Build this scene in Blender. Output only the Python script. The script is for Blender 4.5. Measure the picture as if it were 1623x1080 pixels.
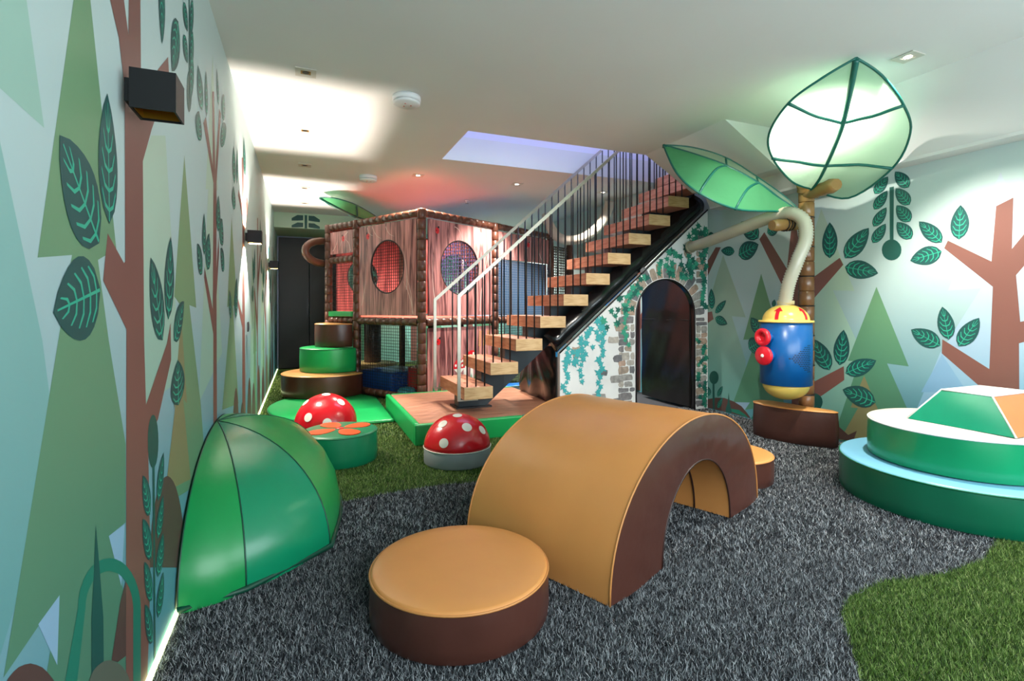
import bpy, bmesh, math, random
from mathutils import Vector, Matrix
import numpy as np
random.seed(7); RNG = np.random.default_rng(7)
C = bpy.context.scene.collection
S = bpy.context.scene
for o in list(bpy.data.objects): bpy.data.objects.remove(o)
PI = math.pi
# ------------------------------------------------------------------ camera, world, lights, exposure
EYE = 1.1; YAW = math.radians(22.2)
cam = bpy.data.objects.new('camera', bpy.data.cameras.new('camera')); C.objects.link(cam)
cam.location = (0, 0, EYE); cam.rotation_euler = (PI/2, 0, -YAW)
cam.data.sensor_width = 36; cam.data.lens = 811/1623*36; cam.data.shift_y = -53/1623; cam.data.clip_start = .02
S.camera = cam
S.view_settings.view_transform = 'Standard'; S.view_settings.look = 'None'
S.view_settings.gamma = 1; S.view_settings.use_curve_mapping = False
S.view_settings.exposure = 0.0
S.cycles.use_denoising = True
S.cycles.max_bounces = 8; S.cycles.diffuse_bounces = 5; S.cycles.glossy_bounces = 4
S.cycles.sample_clamp_indirect = 6
S.cycles.caustics_reflective = False; S.cycles.caustics_refractive = False
W = bpy.data.worlds.new('world'); S.world = W; W.use_nodes = True
W.node_tree.nodes['Background'].inputs[0].default_value = (.62, .78, 1, 1)
W.node_tree.nodes['Background'].inputs[1].default_value = 1.0

def lin(c):
    return tuple(((v/255)/12.92 if v/255 <= .04045 else ((v/255+.055)/1.055)**2.4) for v in c)

def lamp(kind, name, loc, power, col=(255,255,255), aim=None, **kw):
    l = bpy.data.lights.new(name, kind); l.energy = power; l.color = lin(col)
    for k, v in kw.items(): setattr(l, k, v)
    o = bpy.data.objects.new(name, l); C.objects.link(o); o.location = loc
    if aim is not None:
        o.rotation_euler = (Vector(aim)-Vector(loc)).to_track_quat('-Z', 'Y').to_euler()
    return o
# added fill lamps behind the camera, at the rear and at the right
lamp('AREA', 'daylight_rear', (1.6, -1.28, 1.5), 122, (228,239,240), (1.7, 4, 1.1), shape='RECTANGLE', size=3.2, size_y=1.6)
lamp('AREA', 'daylight_side', (4.0, -.35, 1.5), 66, (222,236,242), (1.0, 2.0, .9), shape='RECTANGLE', size=1.5, size_y=1.5)
# daylight falling down the stairwell from the floor above
lamp('AREA', 'stairwell_daylight', (2.6, 4.6, 4.4), 34, (205,215,255), (2.6, 4.6, 0), shape='RECTANGLE', size=2.4, size_y=.7)
# the downlights that are switched on (most fittings are built further down), and added spots
def down(name, x, y, p, ang=70, col=(255,246,232), blend=.6, aim=None):
    lamp('SPOT', name, (x, y, 2.585), p, col, aim or (x, y, 0), spot_size=math.radians(ang), spot_blend=blend, shadow_soft_size=.03)
down('spot_cushions', 3.35, 1.94, 330, 100, aim=(3.42, 1.75, .3))
down('spot_palm', 3.25, 2.45, 125, 160, blend=1, aim=(3.25, 2.45, .3))
down('spot_treehouse', 1.21, 5.79, 420, 120, aim=(1.3, 6.3, .8))
down('spot_middle', 2.41, 5.75, 420, 110)
down('spot_back', 3.62, 5.73, 320, 110)
down('spot_deck', 1.55, 7.0, 300, 90)
down('spot_rear_wall', 1.6, 9.75, 800, 130, aim=(1.7, 10.45, .9))  # added spot hidden behind the treehouse, brightens the back wall
down('spot_rear_right', 3.2, 8.6, 650, 140)  # added spot, brightens the rear of the room behind the stairs
down('spot_near_right', 3.35, .6, 80, 90)
down('spot_near_middle', 1.9, 1.7, 300, 58, aim=(2.75, 4.0, .4))  # added spot out of view, brightens the castle wall

# ------------------------------------------------------------------ materials
MATS = {}
def nodes_of(m): return m.node_tree.nodes, m.node_tree.links
def M(name, rgb, rough=.5, metal=0, var=0, vscale=6, bump=0, bscale=20, coat=0, spec=.5, stretch=None, detail=3, low=None):
    if name in MATS: return MATS[name]
    m = bpy.data.materials.new(name); m.use_nodes = True; MATS[name] = m
    N, L = nodes_of(m); b = N['Principled BSDF']
    c = lin(rgb)
    b.inputs['Base Color'].default_value = (*c, 1); b.inputs['Roughness'].default_value = rough
    b.inputs['Metallic'].default_value = metal; b.inputs['Specular IOR Level'].default_value = spec
    if coat: b.inputs['Coat Weight'].default_value = coat; b.inputs['Coat Roughness'].default_value = .12
    m.diffuse_color = (*c, 1)
    if var or bump:
        tc = N.new('ShaderNodeTexCoord'); mp = N.new('ShaderNodeMapping'); L.new(tc.outputs['Object'], mp.inputs[0])
        if stretch: mp.inputs['Scale'].default_value = stretch
    if var:
        n = N.new('ShaderNodeTexNoise'); n.inputs['Scale'].default_value = vscale; n.inputs['Detail'].default_value = detail
        L.new(mp.outputs[0], n.inputs['Vector'])
        r = N.new('ShaderNodeValToRGB'); L.new(n.outputs['Fac'], r.inputs[0])
        r.color_ramp.elements[0].position = .3; r.color_ramp.elements[1].position = .7
        r.color_ramp.elements[0].color = (*[v*(1-var) for v in c], 1); r.color_ramp.elements[1].color = (*[min(1, v*(1+var)) for v in c], 1)
        L.new(r.outputs[0], b.inputs['Base Color'])
    if low:                                   # colour gradient, darker and bluer towards the foot of the wall
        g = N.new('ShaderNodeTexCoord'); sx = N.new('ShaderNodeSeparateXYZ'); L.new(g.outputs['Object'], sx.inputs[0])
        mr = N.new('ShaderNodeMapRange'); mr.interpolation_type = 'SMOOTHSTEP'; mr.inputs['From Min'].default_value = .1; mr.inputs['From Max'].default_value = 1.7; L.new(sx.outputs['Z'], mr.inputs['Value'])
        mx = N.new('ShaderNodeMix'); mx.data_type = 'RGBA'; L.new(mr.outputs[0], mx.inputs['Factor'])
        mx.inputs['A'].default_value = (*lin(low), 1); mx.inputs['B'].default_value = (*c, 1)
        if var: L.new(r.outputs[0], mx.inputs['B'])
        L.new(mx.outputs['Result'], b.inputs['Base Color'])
    if bump:
        n2 = N.new('ShaderNodeTexNoise'); n2.inputs['Scale'].default_value = bscale; n2.inputs['Detail'].default_value = 4
        L.new(mp.outputs[0], n2.inputs['Vector'])
        bp = N.new('ShaderNodeBump'); bp.inputs['Strength'].default_value = bump; bp.inputs['Distance'].default_value = .02
        L.new(n2.outputs['Fac'], bp.inputs['Height']); L.new(bp.outputs[0], b.inputs['Normal'])
    return m
def emit(name, rgb, power):
    if name in MATS: return MATS[name]
    m = bpy.data.materials.new(name); m.use_nodes = True; MATS[name] = m
    b = m.node_tree.nodes['Principled BSDF']; b.inputs['Base Color'].default_value = (*lin(rgb), 1)
    b.inputs['Emission Color'].default_value = (*lin(rgb), 1); b.inputs['Emission Strength'].default_value = power
    return m
def vinyl(name, rgb, rough=.3, bump=.12, bscale=5, var=.06, spec=.5, stretch=None):
    return M(name, rgb, rough, 0, var, 3, bump, bscale, 0, spec, stretch)
def fabric(name, rgb, trans=.6):
    if name in MATS: return MATS[name]
    m = bpy.data.materials.new(name); m.use_nodes = True; MATS[name] = m
    N, L = nodes_of(m); N.remove(N['Principled BSDF']); out = N['Material Output']
    d = N.new('ShaderNodeBsdfDiffuse'); t = N.new('ShaderNodeBsdfTranslucent'); mx = N.new('ShaderNodeMixShader')
    n = N.new('ShaderNodeTexNoise'); n.inputs['Scale'].default_value = 9; tc = N.new('ShaderNodeTexCoord'); L.new(tc.outputs['Object'], n.inputs['Vector'])
    bp = N.new('ShaderNodeBump'); bp.inputs['Strength'].default_value = .35; bp.inputs['Distance'].default_value = .03
    L.new(n.outputs['Fac'], bp.inputs['Height']); L.new(bp.outputs[0], d.inputs['Normal'])
    d.inputs[0].default_value = (*lin(rgb), 1); t.inputs[0].default_value = (*lin(rgb), 1); mx.inputs[0].default_value = trans
    L.new(d.outputs[0], mx.inputs[1]); L.new(t.outputs[0], mx.inputs[2]); L.new(mx.outputs[0], out.inputs[0])
    return m
def wood(name, base, dark, axis_scale, rough=.45, wave=7, distort=5, bump=.1):
    """streaky wood, grain along the object axis with the small scale"""
    if name in MATS: return MATS[name]
    m = bpy.data.materials.new(name); m.use_nodes = True; MATS[name] = m
    N, L = nodes_of(m); b = N['Principled BSDF']; b.inputs['Roughness'].default_value = rough
    tc = N.new('ShaderNodeTexCoord'); mp = N.new('ShaderNodeMapping'); mp.inputs['Scale'].default_value = axis_scale
    L.new(tc.outputs['Object'], mp.inputs[0])
    n = N.new('ShaderNodeTexNoise'); n.inputs['Scale'].default_value = wave; n.inputs['Detail'].default_value = 6; n.inputs['Distortion'].default_value = distort*.1
    L.new(mp.outputs[0], n.inputs['Vector'])
    r = N.new('ShaderNodeValToRGB'); L.new(n.outputs['Fac'], r.inputs[0])
    r.color_ramp.elements[0].position = .36; r.color_ramp.elements[1].position = .62
    r.color_ramp.elements[0].color = (*lin(dark), 1); r.color_ramp.elements[1].color = (*lin(base), 1)
    L.new(r.outputs[0], b.inputs['Base Color'])
    bp = N.new('ShaderNodeBump'); bp.inputs['Strength'].default_value = bump; bp.inputs['Distance'].default_value = .01
    L.new(n.outputs['Fac'], bp.inputs['Height']); L.new(bp.outputs[0], b.inputs['Normal'])
    return m

# ------------------------------------------------------------------ mesh helpers
class MB:
    def __init__(s): s.v = []; s.f = []; s.m = []; s.sm = []
    def face(s, idx, mi=0, smooth=False): s.f.append(tuple(idx)); s.m.append(mi); s.sm.append(smooth)
    def box(s, lo, hi, mi=0, mat=None):
        n = len(s.v)
        for z in (lo[2], hi[2]):
            for x, y in ((lo[0],lo[1]),(hi[0],lo[1]),(hi[0],hi[1]),(lo[0],hi[1])):
                p = Vector((x,y,z)); s.v.append(tuple(mat @ p if mat else p))
        for q in ((0,3,2,1),(4,5,6,7),(0,1,5,4),(1,2,6,5),(2,3,7,6),(3,0,4,7)): s.face([n+i for i in q], mi)
        return s
    def bar(s, a, b, w, h=None, mi=0, up=(0,0,1)):
        a = Vector(a); b = Vector(b); h = h or w; d = (b-a); L = d.length; d.normalize()
        up = Vector(up)
        if abs(d.dot(up)) > .99: up = Vector((1,0,0))
        x = d.cross(up).normalized(); z = x.cross(d)
        n = len(s.v)
        for p in (a, b):
            for i, j in ((-1,-1),(1,-1),(1,1),(-1,1)): s.v.append(tuple(p + x*(i*w/2) + z*(j*h/2)))
        for q in ((0,1,2,3),(7,6,5,4),(0,4,5,1),(1,5,6,2),(2,6,7,3),(3,7,4,0)): s.face([n+i for i in q], mi)
        return s
    def tube(s, path, r, n=8, closed=False, mi=0, caps=True):
        P = [Vector(p) for p in path]; k = len(P); base = len(s.v); up = None
        rr = r if callable(r) else (lambda i: r)
        for i, p in enumerate(P):
            if closed: d = P[(i+1) % k]-P[i-1]
            else: d = P[min(i+1,k-1)]-P[max(i-1,0)]
            if d.length < 1e-9: d = Vector((0,0,1))
            d.normalize()
            if up is None:
                up = Vector((0,0,1)) if abs(d.z) < .9 else Vector((1,0,0))
            x = d.cross(up)
            if x.length < 1e-6: x = d.cross(Vector((1,0,0)))
            x.normalize(); up = x.cross(d).normalized()
            for j in range(n):
                a = 2*PI*j/n; s.v.append(tuple(p + (x*math.cos(a)+up*math.sin(a))*rr(i)))
        for i in range(k if closed else k-1):
            a = base+i*n; b = base+((i+1) % k)*n
            for j in range(n): s.face((a+j, b+j, b+(j+1)%n, a+(j+1)%n), mi, True)
        if caps and not closed:
            s.face([base+j for j in range(n)], mi); s.face([base+(k-1)*n+j for j in range(n)][::-1], mi)
        return s
    def lathe(s, prof, n=24, c=(0,0,0), mi=None, smooth=True, mat=None):
        base = len(s.v); k = len(prof)
        for r, z in prof:
            for j in range(n):
                a = 2*PI*j/n; p = Vector((c[0]+r*math.cos(a), c[1]+r*math.sin(a), c[2]+z)); s.v.append(tuple(mat @ p if mat else p))
        for i in range(k-1):
            for j in range(n):
                s.face((base+i*n+j, base+i*n+(j+1)%n, base+(i+1)*n+(j+1)%n, base+(i+1)*n+j), mi[i] if mi else 0, smooth)
        if prof[0][0] > 1e-6: s.face([base+j for j in range(n)][::-1], mi[0] if mi else 0)
        if prof[-1][0] > 1e-6: s.face([base+(k-1)*n+j for j in range(n)], mi[-1] if mi else 0)
        return s
    def grid(s, rows, mi=0, smooth=True):
        base = len(s.v); w = len(rows[0])
        for r in rows: s.v += [tuple(p) for p in r]
        for i in range(len(rows)-1):
            for j in range(w-1): s.face((base+i*w+j, base+i*w+j+1, base+(i+1)*w+j+1, base+(i+1)*w+j), mi, smooth)
        return s
    def prism(s, pts, a, b, mi=0):
        """pts: 2-D outline; a and b map (u,v) to the two end faces"""
        n = len(pts); base = len(s.v)
        s.v += [tuple(a(*p)) for p in pts]+[tuple(b(*p)) for p in pts]
        s.face([base+i for i in range(n)][::-1], mi); s.face([base+n+i for i in range(n)], mi)
        for i in range(n): s.face((base+i, base+(i+1)%n, base+n+(i+1)%n, base+n+i), mi)
        return s
    def flat(s, pts, mi=0): 
        base = len(s.v); s.v += [tuple(p) for p in pts]; s.face(range(base, base+len(pts)), mi); return s
    def mesh(s, name, mats, recalc=True):
        me = bpy.data.meshes.new(name); me.from_pydata(s.v, [], s.f)
        for m in (mats if isinstance(mats, (list, tuple)) else [mats]): me.materials.append(m)
        me.polygons.foreach_set('material_index', s.m); me.polygons.foreach_set('use_smooth', s.sm)
        if recalc:
            bm = bmesh.new(); bm.from_mesh(me); bmesh.ops.remove_doubles(bm, verts=bm.verts, dist=1e-5)
            bmesh.ops.recalc_face_normals(bm, faces=bm.faces); bm.to_mesh(me); bm.free()
        me.update(); return me
    def build(s, name, mats, parent=None, bevel=0, recalc=True, loc=None, rot=None):
        return place(name, s.mesh(name, mats, recalc), parent, bevel, loc, rot)
def place(name, me, parent=None, bevel=0, loc=None, rot=None):
    o = bpy.data.objects.new(name, me); C.objects.link(o)
    if parent: o.parent = parent
    if loc: o.location = loc
    if rot: o.rotation_euler = rot
    if bevel:
        md = o.modifiers.new('bevel', 'BEVEL'); md.width = bevel; md.segments = 2; md.limit_method = 'ANGLE'; md.angle_limit = math.radians(40)
    return o
def tag(o, label=None, cat=None, group=None, kind=None):
    if label: o['label'] = label
    if cat: o['category'] = cat
    if group: o['group'] = group
    if kind: o['kind'] = kind
    return o
def thing(name, label, cat, loc=(0,0,0), rz=0, group=None):
    o = bpy.data.objects.new(name, None); C.objects.link(o); o.empty_display_size = .1
    o.location = loc; o.rotation_euler = (0,0,rz); return tag(o, label, cat, group)
def copy_tree(o, parent=None):
    c = o.copy(); C.objects.link(c)
    if parent: c.parent = parent
    for ch in list(o.children): copy_tree(ch, c)
    return c
def clip(poly, n, d):
    """keep the part of a 2-D polygon where n.p <= d"""
    out = []
    for i, p in enumerate(poly):
        q = poly[(i+1) % len(poly)]; a = n[0]*p[0]+n[1]*p[1]-d; b = n[0]*q[0]+n[1]*q[1]-d
        if a <= 0: out.append(p)
        if a*b < 0: t = a/(a-b); out.append((p[0]+t*(q[0]-p[0]), p[1]+t*(q[1]-p[1])))
    return out
def circle(r, n=64, cx=0, cy=0): return [(cx+r*math.cos(2*PI*i/n), cy+r*math.sin(2*PI*i/n)) for i in range(n)]
def resample(poly, step):
    out = []
    for i, p in enumerate(poly):
        q = poly[(i+1) % len(poly)]; L = math.dist(p, q); k = max(1, int(L/step))
        for j in range(k): out.append((p[0]+(q[0]-p[0])*j/k, p[1]+(q[1]-p[1])*j/k))
    return out
def inset(poly, d):
    n = len(poly); out = []
    for i in range(n):
        a = Vector(poly[i-1]); b = Vector(poly[i]); c = Vector(poly[(i+1) % n])
        e1 = (b-a).normalized(); e2 = (c-b).normalized(); n1 = Vector((-e1.y, e1.x)); n2 = Vector((-e2.y, e2.x))
        m = n1+n2
        if m.length < 1e-6: m = n1
        m = m.normalized(); k = d/max(.4, m.dot(n1)); out.append((b.x+m.x*k, b.y+m.y*k))
    return out
def cushion(root, outline, z0, h, side_m, top_m, pipe_m, wob=.003, dome=.006, seed=0):
    """upholstered block on a plan outline (counter-clockwise): side cover, top cover, piping"""
    rnd = random.Random(seed); o = resample(outline, .035); n = len(o)
    ph = [rnd.uniform(0, 6.28) for _ in range(4)]
    def w(i, z): t = 2*PI*i/n; return wob*(math.sin(9*t+ph[0]+z*14)+math.sin(17*t+ph[1]-z*9)*.6)*math.sin(PI*min(1, z/h))
    rows = []
    for zz, e in ((0, .004), (.006, 0), (h*.3, -.003), (h*.6, -.003), (h-.02, 0), (h-.010, .001)):
        q = inset(o, e); rows.append([(q[i][0], q[i][1], z0+zz) for i in range(n)])
        rows[-1] = [(x+(x-o[0][0])*0+math.cos(2*PI*i/n)*w(i, zz), y+math.sin(2*PI*i/n)*w(i, zz), z) for i, (x, y, z) in enumerate(rows[-1])]
        rows[-1].append(rows[-1][0])
    b = MB().grid(rows); b.face([i for i in range(n)][::-1]); b.build('side_cover', side_m, root)
    cx = sum(p[0] for p in o)/n; cy = sum(p[1] for p in o)/n
    rows = []
    for e, zz in ((.001, h-.010), (.005, h-.003), (.014, h), ):
        q = inset(o, e); rows.append([(*q[i], z0+zz) for i in range(n)])
    for k in (.8, .55, .3, 0):
        q = inset(o, .014); rows.append([(cx+(x-cx)*k, cy+(y-cy)*k, z0+h+dome*(1-k*k)) for x, y in q])
    for r in rows: r.append(r[0])
    MB().grid(rows).build('top_cover', top_m, root)
    q = inset(o, .0005); MB().tube([(x, y, z0+h-.010) for x, y in q], .0045, 5, True).build('piping', pipe_m, root)
# ------------------------------------------------------------------ the setting
XL, XR, YB, YF, H = -.427, 4.08, 10.45, -1.4, 2.6
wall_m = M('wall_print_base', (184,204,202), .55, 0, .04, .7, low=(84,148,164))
ceil_m = M('ceiling_white', (214,217,215), .7, 0, .02, 1.5)
white_m = M('white_paint', (228,230,232), .6, 0, .02, 3)
def struct(o, label=None): o['kind'] = 'structure'; return o
fl = struct(MB().box((XL-.1, YF-.1, -.12), (XR+.1, YB+.1, -.012)).build('floor', M('floor_screed', (40,42,44), .9, 0, .2, 8)))
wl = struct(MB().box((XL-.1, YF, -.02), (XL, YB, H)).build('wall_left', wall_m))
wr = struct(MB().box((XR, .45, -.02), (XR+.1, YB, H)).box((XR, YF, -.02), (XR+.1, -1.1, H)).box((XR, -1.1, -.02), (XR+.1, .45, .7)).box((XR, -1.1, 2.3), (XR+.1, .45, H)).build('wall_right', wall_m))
wb = struct(MB().box((XL-.1, YB, -.02), (XR+.1, YB+.1, H)).build('wall_back', M('back_wall_print_base', (146,208,200), .55, 0, .08, .8)))
wf = struct(MB().box((XL-.1, YF-.1, -.02), (-.05, YF, H)).box((3.3, YF-.1, -.02), (XR+.1, YF, H)).box((-.05, YF-.1, -.02), (3.3, YF, .6)).box((-.05, YF-.1, 2.35), (3.3, YF, H)).build('wall_front', white_m))
# ceiling with the opening of the stairwell
OX0, OX1, OY0, OY1 = 1.30, 4.06, 4.17, 5.06
cb = MB()
cb.box((XL-.1, YF-.1, H), (XR+.1, OY0, H+.25)).box((XL-.1, OY1, H), (XR+.1, YB+.1, H+.25)).box((XL-.1, OY0, H), (OX0, OY1, H+.25)).box((OX1, OY0, H), (XR+.1, OY1, H+.25))
struct(cb.build('ceiling', ceil_m))
sb = MB()
sb.box((OX0-.1, OY0-.1, H+.25), (OX0, OY1+.1, 4.6)).box((OX1, OY0-.1, H+.25), (OX1+.1, OY1+.1, 4.6)).box((OX0, OY1, H+.25), (OX1, OY1+.1, 4.6)).box((OX0, OY0-.1, H+.25), (OX1, OY0, 4.6)).box((OX0-.1, OY0-.1, 4.6), (OX1+.1, OY1+.1, 4.7))
struct(sb.build('wall_stairwell', M('stairwell_plaster', (222,224,238), .7, 0, .02, 2)))
# sloping soffit along the right wall and the boxed slope over the castle wall
mp = lambda y: (lambda a, b: (a, y, b))
struct(MB().prism([(3.68,H+.02),(3.93,2.145),(3.93,2.123),(XR,2.123),(XR,H+.02)], mp(YF), mp(4.17)).build('trim_1', ceil_m))
struct(MB().prism([(3.10,H+.01),(3.70,2.27),(3.93,2.27),(3.76,H+.01)], mp(3.14), mp(4.165)).build('trim_2', ceil_m))
# header over the far door, reveal and the black door
hd = struct(MB().box((XL, 8.85, 2.36), (1.9, YB, H)).build('trim_3', M('header_print_base', (176,205,180), .55, 0, .04, 1)))
struct(MB().box((.62, 8.95, 0), (.72, YB, 2.36)).build('trim_4', M('header_print_base', (176,205,180))))
dr = thing('door_2', None, None); dr['kind'] = 'structure'
blk = M('black_door_paint', (14,14,17), .4, 0, .1, 5)
MB().box((-.40, 9.95, .01), (.1, 9.99, 2.34)).build('door_leaf', blk, dr, .004)
MB().box((.105, 9.95, .01), (.615, 9.99, 2.34)).build('door_leaf', blk, dr, .004)
MB().box((-.425, 9.94, 0), (-.405, 10.0, 2.357)).box((-.405, 9.94, 2.343), (.62, 10.0, 2.357)).build('door_frame', M('pale_frame', (150,165,200), .4), dr)
MB().bar((.07, 9.93, .95), (.07, 9.93, 1.25), .015).build('door_handle', M('door_handle_steel', (60,60,64), .3, 1), dr)
# added windows behind the camera, out of the frame, around the fill lamps
fr = M('window_frame_grey', (70,72,76), .4)
for k, (lo, hi, ax) in enumerate((((-.05, YF-.06, .6), (3.3, YF-.01, 2.35), 0), ((XR+.01, -1.1, .7), (XR+.06, .45, 2.3), 1))):
    w = thing('window_%d' % (k+1), None, None); w['kind'] = 'structure'
    b = MB(); t = .05
    if ax == 0:
        for x in (lo[0], (lo[0]+hi[0])/2-t/2, hi[0]-t): b.box((x, lo[1], lo[2]), (x+t, hi[1], hi[2]))
        for z in (lo[2], hi[2]-t): b.box((lo[0], lo[1], z), (hi[0], hi[1], z+t))
    else:
        for y in (lo[1], (lo[1]+hi[1])/2-t/2, hi[1]-t): b.box((lo[0], y, lo[2]), (hi[0], y+t, hi[2]))
        for z in (lo[2], hi[2]-t): b.box((lo[0], lo[1], z), (hi[0], hi[1], z+t))
    b.build('window_frame', fr, w)
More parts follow.
